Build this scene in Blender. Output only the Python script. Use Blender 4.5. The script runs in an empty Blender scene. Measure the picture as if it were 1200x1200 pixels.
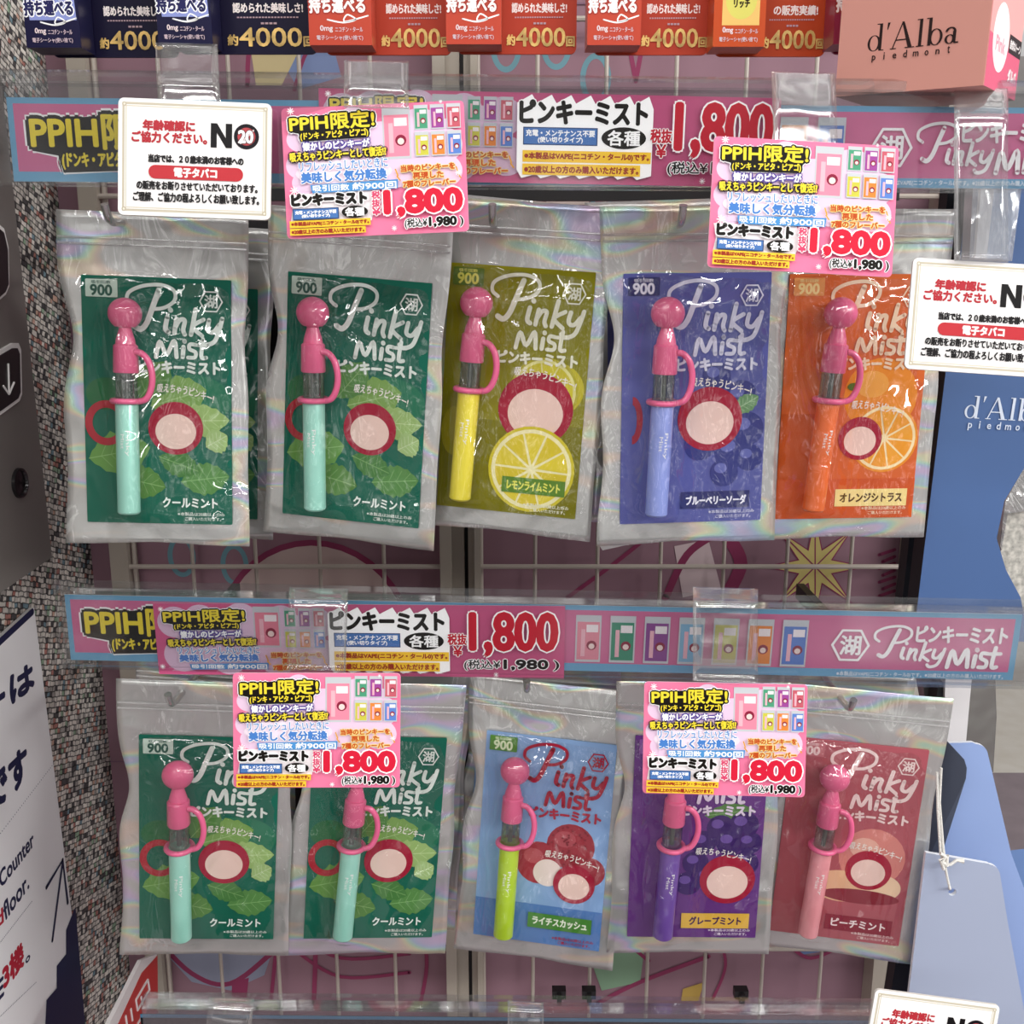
import bpy, bmesh, math, random
from mathutils import Vector, Matrix, Euler, noise
random.seed(7)
S = bpy.context.scene
COL = S.collection
rad = math.radians

# ------------------------------------------------------------------ camera
PITCH = rad(12.6)
CAM = Vector((0, -0.8, 1.45))
cd = bpy.data.cameras.new('camera'); cam = bpy.data.objects.new('camera', cd); COL.objects.link(cam)
cd.sensor_width = 36; cd.lens = 36.0; cd.clip_start = 0.02
cam.location = CAM; cam.rotation_euler = (math.pi/2 - PITCH, 0, 0)
S.camera = cam
# ------------------------------------------------------------------ world, lights, exposure
S.view_settings.view_transform = 'Standard'; S.view_settings.look = 'None'
S.view_settings.gamma = 1; S.view_settings.use_curve_mapping = False
S.view_settings.exposure = -0.29
w = bpy.data.worlds.new('store_light'); S.world = w; w.use_nodes = True
nt = w.node_tree; bg = nt.nodes['Background']
tc = nt.nodes.new('ShaderNodeTexCoord'); nz = nt.nodes.new('ShaderNodeTexNoise'); rp = nt.nodes.new('ShaderNodeValToRGB')
nz.inputs['Scale'].default_value = 7.0; nz.inputs['Detail'].default_value = 3
nt.links.new(tc.outputs['Generated'], nz.inputs['Vector']); nt.links.new(nz.outputs['Fac'], rp.inputs['Fac'])
rp.color_ramp.elements[0].position = .40; rp.color_ramp.elements[0].color = (.20, .195, .20, 1)
rp.color_ramp.elements[1].position = .56; rp.color_ramp.elements[1].color = (.80, .78, .77, 1)
e = rp.color_ramp.elements.new(.66); e.color = (2.6, 2.55, 2.5, 1)  # bright patches added so film and foil catch highlights
nt.links.new(rp.outputs['Color'], bg.inputs['Color']); bg.inputs['Strength'].default_value = 0.86

def area(name, loc, rot, sx, sy, power, col=(1, .985, .96)):
    l = bpy.data.lights.new(name, 'AREA'); l.shape = 'RECTANGLE'; l.size = sx; l.size_y = sy; l.energy = power; l.color = col
    o = bpy.data.objects.new(name, l); COL.objects.link(o); o.location = loc; o.rotation_euler = [rad(a) for a in rot]
    return o
# fluorescent ceiling tubes of the shop, in rows above and behind the photographer, then an added side fill
area('tube_or_fill', (0.0, -1.25, 2.75), (20, 0, 0), 2.4, .10, 12)
area('tube_or_fill', (-1.2, -2.3, 2.75), (38, 0, 0), 1.25, .12, 16)
area('tube_or_fill', (1.2, -2.3, 2.75), (38, 0, 0), 1.25, .12, 16)
area('tube_or_fill', (0.0, -3.4, 2.75), (50, 0, 0), 2.5, .14, 22)
area('tube_or_fill', (1.8, -1.5, 2.1), (0, 66, 0), .12, 2.2, 46)  # low side light added at the right to brighten the left sign and tweed

# ------------------------------------------------------------------ helpers
CP, SP = math.cos(PITCH), math.sin(PITCH)
FW, UP, RT = Vector((0, CP, -SP)), Vector((0, SP, CP)), Vector((1, 0, 0))
def ray(px, py): return FW + RT*((px-600)/1200) + UP*((600-py)/1200)
def atY(px, py, Y):
    d = ray(px, py); return CAM + d*((Y-CAM.y)/d.y)
def atX(px, py, X):
    d = ray(px, py); return CAM + d*((X-CAM.x)/d.x)
def lin(c): return c/12.92 if c <= .04045 else ((c+.055)/1.055)**2.4
def rgb(h):
    h = h.lstrip('#'); return tuple(lin(int(h[i:i+2], 16)/255) for i in (0, 2, 4)) + (1,)

MATS = {}
def ink(h, rough=.45):
    k = ('ink', h, rough)
    if k not in MATS:
        m = bpy.data.materials.new('ink_' + h.lstrip('#')); m.use_nodes = True
        b = m.node_tree.nodes['Principled BSDF']; b.inputs['Base Color'].default_value = rgb(h); b.inputs['Roughness'].default_value = rough; b.inputs['Specular IOR Level'].default_value = .12
        MATS[k] = m
    return MATS[k]
def pmat(name, h, rough=.5, metal=0, bump=0, bscale=200, mott=0, mscale=30, coat=0):
    if name in MATS: return MATS[name]
    m = bpy.data.materials.new(name); m.use_nodes = True; n = m.node_tree.nodes; l = m.node_tree.links
    b = n['Principled BSDF']; b.inputs['Roughness'].default_value = rough; b.inputs['Metallic'].default_value = metal
    b.inputs['Base Color'].default_value = rgb(h); b.inputs['Coat Weight'].default_value = coat
    t = n.new('ShaderNodeTexCoord')
    if bump:
        z = n.new('ShaderNodeTexNoise'); z.inputs['Scale'].default_value = bscale; l.new(t.outputs['Object'], z.inputs['Vector'])
        bp = n.new('ShaderNodeBump'); bp.inputs['Strength'].default_value = bump; bp.inputs['Distance'].default_value = .002
        l.new(z.outputs['Fac'], bp.inputs['Height']); l.new(bp.outputs['Normal'], b.inputs['Normal'])
    if mott:
        z = n.new('ShaderNodeTexNoise'); z.inputs['Scale'].default_value = mscale; z.inputs['Detail'].default_value = 4; l.new(t.outputs['Object'], z.inputs['Vector'])
        r = n.new('ShaderNodeValToRGB'); c = rgb(h)
        r.color_ramp.elements[0].position = .35; r.color_ramp.elements[1].position = .65
        r.color_ramp.elements[0].color = tuple(x*(1-mott) for x in c[:3])+(1,); r.color_ramp.elements[1].color = tuple(min(1, x*(1+mott)) for x in c[:3])+(1,)
        l.new(z.outputs['Fac'], r.inputs['Fac']); l.new(r.outputs['Color'], b.inputs['Base Color'])
    MATS[name] = m; return m

def clear_mat(name, base=.06, edge=.6, rough=.08, tint=(.97, .97, .97, 1), bump=.0, bscale=60, gloss=(1, 1, 1, 1), crease=0, haze=0):
    """thin clear film: transparent with a fresnel gloss and creases that catch the tubes"""
    if name in MATS: return MATS[name]
    m = bpy.data.materials.new(name); m.use_nodes = True; n = m.node_tree.nodes; l = m.node_tree.links
    n.remove(n['Principled BSDF']); out = n['Material Output']
    tr = n.new('ShaderNodeBsdfTransparent'); tr.inputs['Color'].default_value = tint
    gl = n.new('ShaderNodeBsdfGlossy'); gl.inputs['Roughness'].default_value = rough; gl.inputs['Color'].default_value = gloss
    mx = n.new('ShaderNodeMixShader'); lw = n.new('ShaderNodeLayerWeight'); lw.inputs['Blend'].default_value = .35
    mr = n.new('ShaderNodeMapRange'); mr.inputs['To Min'].default_value = base; mr.inputs['To Max'].default_value = edge
    l.new(lw.outputs['Fresnel'], mr.inputs['Value']); l.new(mr.outputs['Result'], mx.inputs['Fac'])
    l.new(tr.outputs['BSDF'], mx.inputs[1])
    if haze:
        df = n.new('ShaderNodeBsdfDiffuse'); df.inputs['Color'].default_value = (.85, .85, .85, 1)
        m2 = n.new('ShaderNodeMixShader'); m2.inputs['Fac'].default_value = haze
        l.new(gl.outputs['BSDF'], m2.inputs[1]); l.new(df.outputs['BSDF'], m2.inputs[2]); l.new(m2.outputs[0], mx.inputs[2])
    else: l.new(gl.outputs['BSDF'], mx.inputs[2])
    if bump:
        t = n.new('ShaderNodeTexCoord'); mp = n.new('ShaderNodeMapping'); mp.inputs['Scale'].default_value = (1, 1, .45)
        oi = n.new('ShaderNodeObjectInfo'); ad = n.new('ShaderNodeVectorMath'); ad.operation = 'ADD'
        l.new(t.outputs['Object'], ad.inputs[0]); l.new(oi.outputs['Random'], ad.inputs[1])
        l.new(ad.outputs[0], mp.inputs['Vector'])
        z = n.new('ShaderNodeTexNoise'); z.inputs['Scale'].default_value = bscale; z.inputs['Detail'].default_value = 2; z.inputs['Distortion'].default_value = 1.2
        l.new(mp.outputs['Vector'], z.inputs['Vector'])
        h = z.outputs['Fac']
        if crease:
            v = n.new('ShaderNodeTexVoronoi'); v.feature = 'DISTANCE_TO_EDGE'; v.inputs['Scale'].default_value = bscale*.55
            l.new(z.outputs['Color'], ad.inputs[2]) if False else None
            dm = n.new('ShaderNodeVectorMath'); dm.operation = 'MULTIPLY_ADD'; l.new(z.outputs['Color'], dm.inputs[0]); dm.inputs[1].default_value = (.03, .03, .03); l.new(mp.outputs['Vector'], dm.inputs[2])
            l.new(dm.outputs[0], v.inputs['Vector'])
            sm = n.new('ShaderNodeMapRange'); sm.inputs['From Max'].default_value = .22; sm.inputs['To Max'].default_value = crease; l.new(v.outputs['Distance'], sm.inputs['Value'])
            a2 = n.new('ShaderNodeMath'); a2.operation = 'ADD'; l.new(h, a2.inputs[0]); l.new(sm.outputs['Result'], a2.inputs[1]); h = a2.outputs[0]
        bp = n.new('ShaderNodeBump'); bp.inputs['Strength'].default_value = bump; bp.inputs['Distance'].default_value = .008
        l.new(h, bp.inputs['Height']); l.new(bp.outputs['Normal'], gl.inputs['Normal'])
    l.new(mx.outputs[0], out.inputs['Surface'])
    MATS[name] = m; return m

def holo_mat():
    """silver holographic foil: metal whose tint runs through the rainbow in streaks"""
    if 'holo_foil' in MATS: return MATS['holo_foil']
    m = bpy.data.materials.new('holo_foil'); m.use_nodes = True; n = m.node_tree.nodes; l = m.node_tree.links
    b = n['Principled BSDF']; b.inputs['Metallic'].default_value = .60; b.inputs['Roughness'].default_value = .27
    t = n.new('ShaderNodeTexCoord'); oi = n.new('ShaderNodeObjectInfo'); ad = n.new('ShaderNodeVectorMath'); ad.operation = 'ADD'
    l.new(t.outputs['Object'], ad.inputs[0]); l.new(oi.outputs['Random'], ad.inputs[1])
    mp = n.new('ShaderNodeMapping'); mp.inputs['Scale'].default_value = (.45, 1, 1.5); mp.inputs['Rotation'].default_value = (0, .35, 0); l.new(ad.outputs[0], mp.inputs['Vector'])
    z = n.new('ShaderNodeTexNoise'); z.inputs['Scale'].default_value = 24; z.inputs['Detail'].default_value = 1; z.inputs['Distortion'].default_value = 1.0
    l.new(mp.outputs['Vector'], z.inputs['Vector'])
    r = n.new('ShaderNodeValToRGB'); cr = r.color_ramp
    base = (.66, .66, .65, 1)
    cols = [(0, base), (.50, base), (.535, (.82, .68, .60, 1)), (.56, (.84, .82, .58, 1)), (.585, (.58, .84, .68, 1)), (.61, (.56, .66, .88, 1)), (.635, (.76, .62, .84, 1)), (.68, base)]
    cr.elements[0].position = 0; cr.elements[0].color = base; cr.elements[1].position = 1; cr.elements[1].color = base
    for p, c in cols[1:]:
        e = cr.elements.new(p); e.color = c
    l.new(z.outputs['Fac'], r.inputs['Fac']); l.new(r.outputs['Color'], b.inputs['Base Color'])
    z2 = n.new('ShaderNodeTexNoise'); z2.inputs['Scale'].default_value = 30; z2.inputs['Detail'].default_value = 1; z2.inputs['Distortion'].default_value = .8; l.new(ad.outputs[0], z2.inputs['Vector'])
    bp = n.new('ShaderNodeBump'); bp.inputs['Strength'].default_value = .45; bp.inputs['Distance'].default_value = .004
    l.new(z2.outputs['Fac'], bp.inputs['Height']); l.new(bp.outputs['Normal'], b.inputs['Normal'])
    MATS['holo_foil'] = m; return m

# ---- objects, tags
def mesh_obj(name, verts, faces, mats, parent=None, midx=None, smooth=False):
    me = bpy.data.meshes.new(name); me.from_pydata([tuple(v) for v in verts], [], faces)
    for m in (mats if isinstance(mats, (list, tuple)) else [mats]): me.materials.append(m)
    if midx: me.polygons.foreach_set('material_index', midx)
    if smooth: me.polygons.foreach_set('use_smooth', [True]*len(me.polygons))
    me.update()
    o = bpy.data.objects.new(name, me); COL.objects.link(o)
    if parent: o.parent = parent
    return o
def tag(o, label, cat, group=None):
    o['label'] = label; o['category'] = cat
    if group: o['group'] = group
    return o
def struct(o): o['kind'] = 'structure'; return o
def empty(name, loc=(0, 0, 0), rot=(0, 0, 0), label=None, cat=None, group=None):
    o = bpy.data.objects.new(name, None); COL.objects.link(o); o.location = loc; o.rotation_euler = rot; o.empty_display_size = .02
    if label: tag(o, label, cat, group)
    return o
class MB:
    """collects boxes, tubes and lathes into one mesh"""
    def __init__(s): s.v = []; s.f = []; s.mi = []
    def add(s, vs, fs, mi=0):
        o = len(s.v); s.v += [Vector(v) for v in vs]; s.f += [[i+o for i in f] for f in fs]; s.mi += [mi]*len(fs)
    def box(s, a, b, mi=0):
        x0, y0, z0 = a; x1, y1, z1 = b
        s.add([(x0,y0,z0),(x1,y0,z0),(x1,y1,z0),(x0,y1,z0),(x0,y0,z1),(x1,y0,z1),(x1,y1,z1),(x0,y1,z1)],
              [(0,3,2,1),(4,5,6,7),(0,1,5,4),(1,2,6,5),(2,3,7,6),(3,0,4,7)], mi)
    def prism(s, pts, dvec, mi=0, side=None):
        n = len(pts); d = Vector(dvec); P = [Vector(p) for p in pts]
        s.add(P+[p+d for p in P], [list(range(n)), list(range(2*n-1, n-1, -1))], mi)
        o = len(s.v)-2*n
        for i in range(n):
            j = (i+1) % n; s.f.append([o+i, o+n+i, o+n+j, o+j]); s.mi.append(mi if side is None else side)
    def tube(s, path, r, n=10, mi=0, closed=False):
        P = [Vector(p) for p in path]; R = r if isinstance(r, (list, tuple)) else [r]*len(P); o = len(s.v); up = None
        for i, p in enumerate(P):
            a = P[i-1] if (i or closed) else p; b = P[(i+1) % len(P)] if (i < len(P)-1 or closed) else p
            d = (b-a).normalized()
            if up is None: up = d.orthogonal().normalized()
            up = (up - d*up.dot(d)).normalized(); sd = d.cross(up)
            for k in range(n):
                t = 2*math.pi*k/n; s.v.append(p + (up*math.cos(t)+sd*math.sin(t))*R[i])
        m = len(P)
        for i in range(m if closed else m-1):
            for k in range(n):
                a = o+i*n+k; b = o+i*n+(k+1) % n; c = o+((i+1) % m)*n+(k+1) % n; d = o+((i+1) % m)*n+k
                s.f.append([a, b, c, d]); s.mi.append(mi)
        if not closed:
            s.f.append([o+k for k in range(n)][::-1]); s.f.append([o+(m-1)*n+k for k in range(n)]); s.mi += [mi, mi]
    def lathe(s, prof, n=24, mi=0, c=(0, 0, 0)):
        """prof: (r, z) rows, around the local Z axis"""
        o = len(s.v); c = Vector(c)
        for r, z in prof:
            for k in range(n):
                t = 2*math.pi*k/n; s.v.append(c+Vector((r*math.cos(t), r*math.sin(t), z)))
        for i in range(len(prof)-1):
            for k in range(n):
                s.f.append([o+i*n+k, o+i*n+(k+1) % n, o+(i+1)*n+(k+1) % n, o+(i+1)*n+k]); s.mi.append(mi)
        s.f.append([o+k for k in range(n)][::-1]); s.f.append([o+(len(prof)-1)*n+k for k in range(n)]); s.mi += [mi, mi]
    def build(s, name, mats, parent=None, smooth=False):
        o = mesh_obj(name, s.v, s.f, mats, parent, s.mi, smooth)
        if smooth:
            bm = bmesh.new(); bm.from_mesh(o.data); bmesh.ops.recalc_face_normals(bm, faces=bm.faces)
            for e in bm.edges:
                if len(e.link_faces) == 2 and e.calc_face_angle(0) > rad(38): e.smooth = False
            bm.to_mesh(o.data); bm.free()
        return o

# ---- text and print
TXT = {}
def glyphs(s):
    if s not in TXT:
        c = bpy.data.curves.new('t', 'FONT'); c.body = s; c.size = 1; c.resolution_u = 3
        o = bpy.data.objects.new('t', c); COL.objects.link(o)
        me = bpy.data.meshes.new_from_object(o.evaluated_get(bpy.context.evaluated_depsgraph_get()))
        V = [(v.co.x, v.co.y) for v in me.vertices]; Fc = [tuple(p.vertices) for p in me.polygons]
        bpy.data.objects.remove(o); bpy.data.curves.remove(c); bpy.data.meshes.remove(me)
        xs = [v[0] for v in V]; ys = [v[1] for v in V]; x0, x1, y0, y1 = min(xs), max(xs), min(ys), max(ys)
        TXT[s] = ([((x-x0)/max(x1-x0, 1e-6), (y1-y)/max(y1-y0, 1e-6)) for x, y in V], Fc)
    return TXT[s]
def smooth_path(pts, k=6):
    if len(pts) < 3: return pts
    out = []
    for i in range(len(pts)-1):
        p0 = pts[max(i-1, 0)]; p1 = pts[i]; p2 = pts[i+1]; p3 = pts[min(i+2, len(pts)-1)]
        for j in range(k):
            t = j/k
            out.append(tuple(.5*(2*p1[a]+(p2[a]-p0[a])*t+(2*p0[a]-5*p1[a]+4*p2[a]-p3[a])*t*t+(3*p1[a]-p0[a]-3*p2[a]+p3[a])*t**3) for a in (0, 1)))
    return out+[pts[-1]]
def rrect(x0, y0, x1, y1, r, n=5):
    if r <= 0: return [(x0, y0), (x1, y0), (x1, y1), (x0, y1)]
    P = []
    for cx, cy, a in ((x1-r, y0+r, -90), (x1-r, y1-r, 0), (x0+r, y1-r, 90), (x0+r, y0+r, 180)):
        for i in range(n+1):
            t = rad(a+90*i/n); P.append((cx+r*math.cos(t), cy+r*math.sin(t)))
    return P
class Pr:
    """a flat printed sheet; (u, v) in its own units, v down, printed in thin layers of ink on a slab"""
    STEP = 2.0e-5
    def __init__(s, W, H, width_m, face='#FFFFFF', edge='#F0F0F0', r=0, th=.0006, outline=None, rough=.45):
        s.W, s.H, s.k = W, H, width_m/W; s.v = []; s.f = []; s.mi = []; s.mats = []; s.n = 0; s.rough = rough
        o = outline or rrect(0, 0, W, H, r); n = len(o)
        s.v = [s.P(u, v, 0) for u, v in o]+[s.P(u, v, -th) for u, v in o]
        s.f = [list(range(n)), list(range(2*n-1, n-1, -1))]+[[i, n+i, n+(i+1) % n, (i+1) % n] for i in range(n)]
        s.mi = [s.m(face)]+[s.m(edge)]*(n+1); s.n = 1
    def m(s, c):
        c = ink(c, s.rough) if isinstance(c, str) else c
        if c not in s.mats: s.mats.append(c)
        return s.mats.index(c)
    def P(s, u, v, d): return ((u-s.W/2)*s.k, -d, (s.H/2-v)*s.k)
    def raw(s, pts, faces, c):
        o = len(s.v); d = s.n*s.STEP; s.v += [s.P(u, v, d) for u, v in pts]; s.f += [[i+o for i in f] for f in faces]; s.mi += [s.m(c)]*len(faces)
    def poly(s, pts, c): s.raw(pts, [list(range(len(pts)))], c); s.n += 1
    def rect(s, x0, y0, x1, y1, c, r=0): s.poly(rrect(x0, y0, x1, y1, r), c)
    def ell(s, cx, cy, rx, ry, c, n=28, a0=0, a1=360):
        full = abs(a1-a0) >= 360
        P = [(cx+rx*math.cos(rad(a0+(a1-a0)*i/n)), cy+ry*math.sin(rad(a0+(a1-a0)*i/n))) for i in range(n+(0 if full else 1))]
        s.poly(P, c)
    def ring(s, cx, cy, rx, ry, ix, iy, c, n=32, a0=0, a1=360, dx=0):
        A = [rad(a0+(a1-a0)*i/n) for i in range(n+1)]
        P = [(cx+rx*math.cos(a), cy+ry*math.sin(a)) for a in A]+[(cx+dx+ix*math.cos(a), cy+iy*math.sin(a)) for a in A]
        s.raw(P, [[i, i+1, n+2+i, n+1+i] for i in range(n)], c); s.n += 1
    def stroke(s, pts, w, c, sm=True, bump=True):
        s.n += .06
        p = smooth_path(pts) if sm else pts; n = len(p); V = []; Fc = []
        for i in range(n):
            a = p[max(i-1, 0)]; b = p[min(i+1, n-1)]; dx, dy = b[0]-a[0], b[1]-a[1]; L = math.hypot(dx, dy) or 1
            V += [(p[i][0]-dy/L*w/2, p[i][1]+dx/L*w/2), (p[i][0]+dy/L*w/2, p[i][1]-dx/L*w/2)]
        Fc = [[2*i, 2*i+1, 2*i+3, 2*i+2] for i in range(n-1)]
        for q in ((p[0], p[-1]) if sm else p):
            o = len(V); V += [(q[0]+w/2*math.cos(t*math.pi/5), q[1]+w/2*math.sin(t*math.pi/5)) for t in range(10)]; Fc.append(list(range(o, o+10)))
        s.raw(V, Fc, c)
        if bump: s.n += 1
    def text(s, t, box, c, bold=0, out=(), rot=0, arc=0):
        G, Fc = glyphs(t); x0, y0, x1, y1 = box; cx, cy = (x0+x1)/2, (y0+y1)/2; cr, sr = math.cos(rad(rot)), math.sin(rad(rot))
        base = []; n0 = s.n
        for gx, gy in G:
            u = x0+(x1-x0)*gx; v = y0+(y1-y0)*gy
            if arc: v += arc*((2*gx-1)**2)
            base.append((cx+(u-cx)*cr-(v-cy)*sr, cy+(u-cx)*sr+(v-cy)*cr))
        for col, r in list(out)+[(c, bold)]:
            offs = [(0, 0)] if r <= 0 else [(r*math.cos(a*math.pi/4), r*math.sin(a*math.pi/4)) for a in range(8)]+([(0, 0)] if r > 0 else [])
            for i, (dx, dy) in enumerate(offs):
                if i: s.n += .2
                s.raw([(x+dx, y+dy) for x, y in base], Fc, col)
            s.n += .6
        s.n = n0+1.2
    def build(s, name, parent=None): return mesh_obj(name, s.v, s.f, s.mats, parent, s.mi)
def place(o, loc, rot=(0, 0, 0)):
    o.location = loc; o.rotation_euler = [rad(a) for a in rot]; return o
def copy_thing(o):
    c = o.copy(); COL.objects.link(c)
    for ch in list(o.children):
        d = ch.copy(); COL.objects.link(d); d.parent = c
        for g in list(ch.children):
            e = g.copy(); COL.objects.link(e); e.parent = d
    return c

# hand-drawn lettering ---------------------------------------------------
PINKY = [([(28,16.5),(25,13.5),(26,8.5),(33,4.8),(42,4),(48,7),(48,12.5),(43,16.5),(37,17.5)], 1.9), ([(40.5,7),(37.5,16),(34.5,25),(31.5,28.8),(28.5,27.5)], 2.9),
  ([(44.5,21.5),(43.5,28),(45,30)], 2.5), ([(46,17.4),(46.2,17.8)], 2.6), ([(49,22.3),(47.8,30.5)], 2.4), ([(48,28),(50.5,23.2),(53,23.2),(52.2,28.5),(53,31)], 2.3),
  ([(58.5,16.8),(56,31)], 2.4), ([(62.3,22.4),(57,26.5),(61.5,31.5)], 2.2), ([(65,22.5),(64.3,28),(67,29.2),(70,25)], 2.3), ([(71.5,21.5),(70,28),(67.5,34.5),(63,36.5),(61,34.8)], 2.3)]
MIST = [([(40.5,42.5),(42.6,34),(46.2,40.8),(50.4,33.2),(51.6,42.2)], 2.3), ([(55.4,36.5),(54.9,42)], 2.4), ([(55.9,33.2),(56,33.5)], 2.5),
  ([(62,35.2),(59,35),(58.6,37.5),(61.8,39.2),(61.4,42),(57.8,42.2)], 2.1), ([(66,32),(65,41.5),(67.6,42)], 2.2), ([(63,35.3),(69,35.1)], 2.0)]
def logo(p, strokes, src, dst, c):
    ax = (dst[2]-dst[0])/(src[2]-src[0]); ay = (dst[3]-dst[1])/(src[3]-src[1]); k = (ax+ay)/2
    for pts, wd in strokes: p.stroke([(dst[0]+(x-src[0])*ax, dst[1]+(y-src[1])*ay) for x, y in pts], wd*k, c, bump=False)
    p.n += 1
def hexlogo(p, cx, cy, r, c, bgc=None):
    A = [rad(a) for a in (0, 60, 120, 180, 240, 300, 360)]
    P = [(cx+r*math.cos(a), cy+r*math.sin(a)) for a in A]; Q = [(cx+r*.86*math.cos(a), cy+r*.86*math.sin(a)) for a in A]
    p.raw(P+Q, [[i, i+1, 8+i, 7+i] for i in range(6)], c); p.n += 1
    p.text('湖', (cx-r*.52, cy-r*.52, cx+r*.52, cy+r*.52), c, r*.03)
def dalba(p, x, y, h, c, sub=None, wide=1.0):
    """high-contrast serif word mark; (x, y) = baseline start, h = ascender height"""
    k = h
    def R(a, b, cc, d): p.rect(x+a*k*wide, y-d*k, x+cc*k*wide, y-b*k, c)
    def O(cx, cy, rx, ry, ix, iy): p.ring(x+cx*k*wide, y-cy*k, rx*k*wide, ry*k, ix*k*wide, iy*k, c, 24)
    def Q(pts): p.poly([(x+a*k*wide, y-b*k) for a, b in pts], c)
    O(.24, .29, .22, .30, .135, .27); R(.40, .02, .50, 1.0); R(.31, .965, .41, 1.0); R(.41, 0, .58, .035)
    Q([(.66, 1.0), (.75, 1.0), (.68, .74), (.655, .74)])
    Q([(.86, .03), (.90, .03), (1.19, .98), (1.15, .98)]); Q([(1.13, .98), (1.21, .98), (1.52, .03), (1.38, .03)])
    R(.98, .30, 1.32, .345); R(.80, 0, 1.00, .035); R(1.29, 0, 1.60, .035)
    R(1.72, .02, 1.82, 1.0); R(1.64, .965, 1.74, 1.0); R(1.65, 0, 1.90, .035)
    R(2.02, 0, 2.12, 1.0); R(1.94, .965, 2.04, 1.0); O(2.27, .29, .22, .30, .135, .27)
    O(2.72, .16, .16, .17, .08, .14); R(2.81, .04, 2.91, .45); R(2.85, 0, 3.0, .05)
    p.ring(x+2.74*k*wide, y-.43*k, .17*k*wide, .16*k, .09*k*wide, .11*k, c, 14, 180, 360)
    if sub:
        t, sh = sub; n = len(t)
        for i, ch in enumerate(t):
            up = sh*1.5 if ch in 'dti' else sh; dn = sh*.45 if ch == 'p' else 0
            cx = x+(.28+2.45*i/(n-1))*k*wide; wd = sh*(.22 if ch in 'i' else .5 if ch == 't' else 1.2 if ch == 'm' else .8)
            p.text(ch, (cx-wd/2, y+.5*sh+(sh*1.5-up), cx+wd/2, y+.5*sh+sh*1.5+dn), c, sh*.03)

# ================================================================== STRUCTURE
# back wall: pink panel printed with a loose line mural
XL = -.345
wp = Pr(675, 1500, .675, face='#94737F', edge='#8a7078', th=.02)
wx0 = XL; wz1 = 1.95
def wuv(px, py):
    q = atY(px, py, 0.012); return ((q.x-wx0)*1000, (wz1-q.z)*1000)
MUR = '#8E3D5E'; TEAL = '#6E98A4'
def wring(px, py, rx, ry, t, c, a0=0, a1=360):
    u, v = wuv(px, py); p = .68; wp.ring(u, v, rx*p, ry*p, (rx-t)*p, (ry-t)*p, c, 30, a0, a1)
def wstroke(pts, t, c): wp.stroke([wuv(*q) for q in pts], t*.68, c)
def wpoly(pts, c): wp.poly([wuv(*q) for q in pts], c)
wpoly([(330,20),(380,15),(400,90),(350,105),(335,80)], '#7C8CB4'); wpoly([(290,30),(325,18),(350,60),(330,100),(300,100)], '#C9B98E')
wstroke([(290,100),(295,50),(330,15)], 5, MUR); wstroke([(345,105),(360,60),(395,20)], 4, MUR)
for px, py in ((593, 55), (652, 52), (698, 92), (275, 662), (213, 652), (255, 1040)): wring(px, py, 17, 26, 6, TEAL)
wstroke([(733,30),(745,95)], 5, MUR); wstroke([(757,30),(745,95)], 5, MUR); wstroke([(700,55),(740,20),(800,60)], 4, MUR)
wpoly([(640,215),(690,210),(690,240),(640,240)], '#D9C9C2'); wring(705, 225, 14, 22, 5, TEAL); wring(540, 225, 14, 22, 5, TEAL)
u, v = wuv(370, 760); wp.ell(u, v, 82, 92, '#C8B2AE'); wp.ring(u, v, 84, 94, 79, 89, MUR, 40)
wpoly([(790,640),(830,632),(845,690),(800,700)], '#D8C3C6'); wstroke([(780,700),(805,650),(840,625)], 9, MUR); wstroke([(850,625),(868,660),(850,700)], 16, MUR); wstroke([(665,700),(720,660),(770,620)], 5, MUR)
def star(px, py, R, r, n=8):
    P = [(px+(R if i % 2 == 0 else r)*math.sin(math.pi*i/n), py-(R if i % 2 == 0 else r)*math.cos(math.pi*i/n)) for i in range(2*n)]
    wpoly([(px+(a-px)*1.12, py+(b-py)*1.12) for a, b in P], MUR); wpoly(P, '#CDBE78')
    for i in range(0, 2*n, 2): wstroke([(px, py), P[i]], 1.6, MUR)
star(955, 664, 56, 20)
for i in range(7): wstroke([(1030+i%2*4, 650+i*8), (1048, 644+i*8)], 4, MUR)
wpoly([(190,1112),(320,1112),(310,1142),(270,1160),(225,1150)], '#8F94A8'); wstroke([(180,1095),(225,1140),(270,1152),(320,1115)], 7, MUR)
wpoly([(272,1150),(292,1145),(287,1185),(272,1185)], MUR); wstroke([(325,1100),(318,1170)], 5, MUR)
for k in range(3): wstroke([(335+6*k,1070+22*k),(400,1100+22*k),(480,1095+22*k)], 5, MUR)
wstroke([(372,1060),(368,1175)], 6, MUR); wstroke([(480,1060),(500,1120),(492,1180)], 5, MUR)
wpoly([(690,1118),(755,1110),(750,1150),(705,1160)], '#86A68A'); wstroke([(700,1175),(750,1150),(830,1120)], 6, MUR); wstroke([(680,1125),(720,1100),(760,1125)], 5, MUR); wpoly([(800,1158),(825,1150),(818,1172),(798,1172)], '#B99A52')
wpoly([(930,1100),(965,1090),(975,1112),(940,1118)], '#6C7FA6'); wstroke([(925,1108),(950,1122),(985,1108)], 5, MUR); wstroke([(840,1090),(850,1130),(835,1170)], 4, MUR)
for i in range(12):
    vv = 60+120*i; wp.rect(0, vv, 675, vv+1.2, '#86677A')
wall = wp.build('wall_back'); wall.location = (wx0+.3375, 0.012, wz1-.75); struct(wall)

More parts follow.
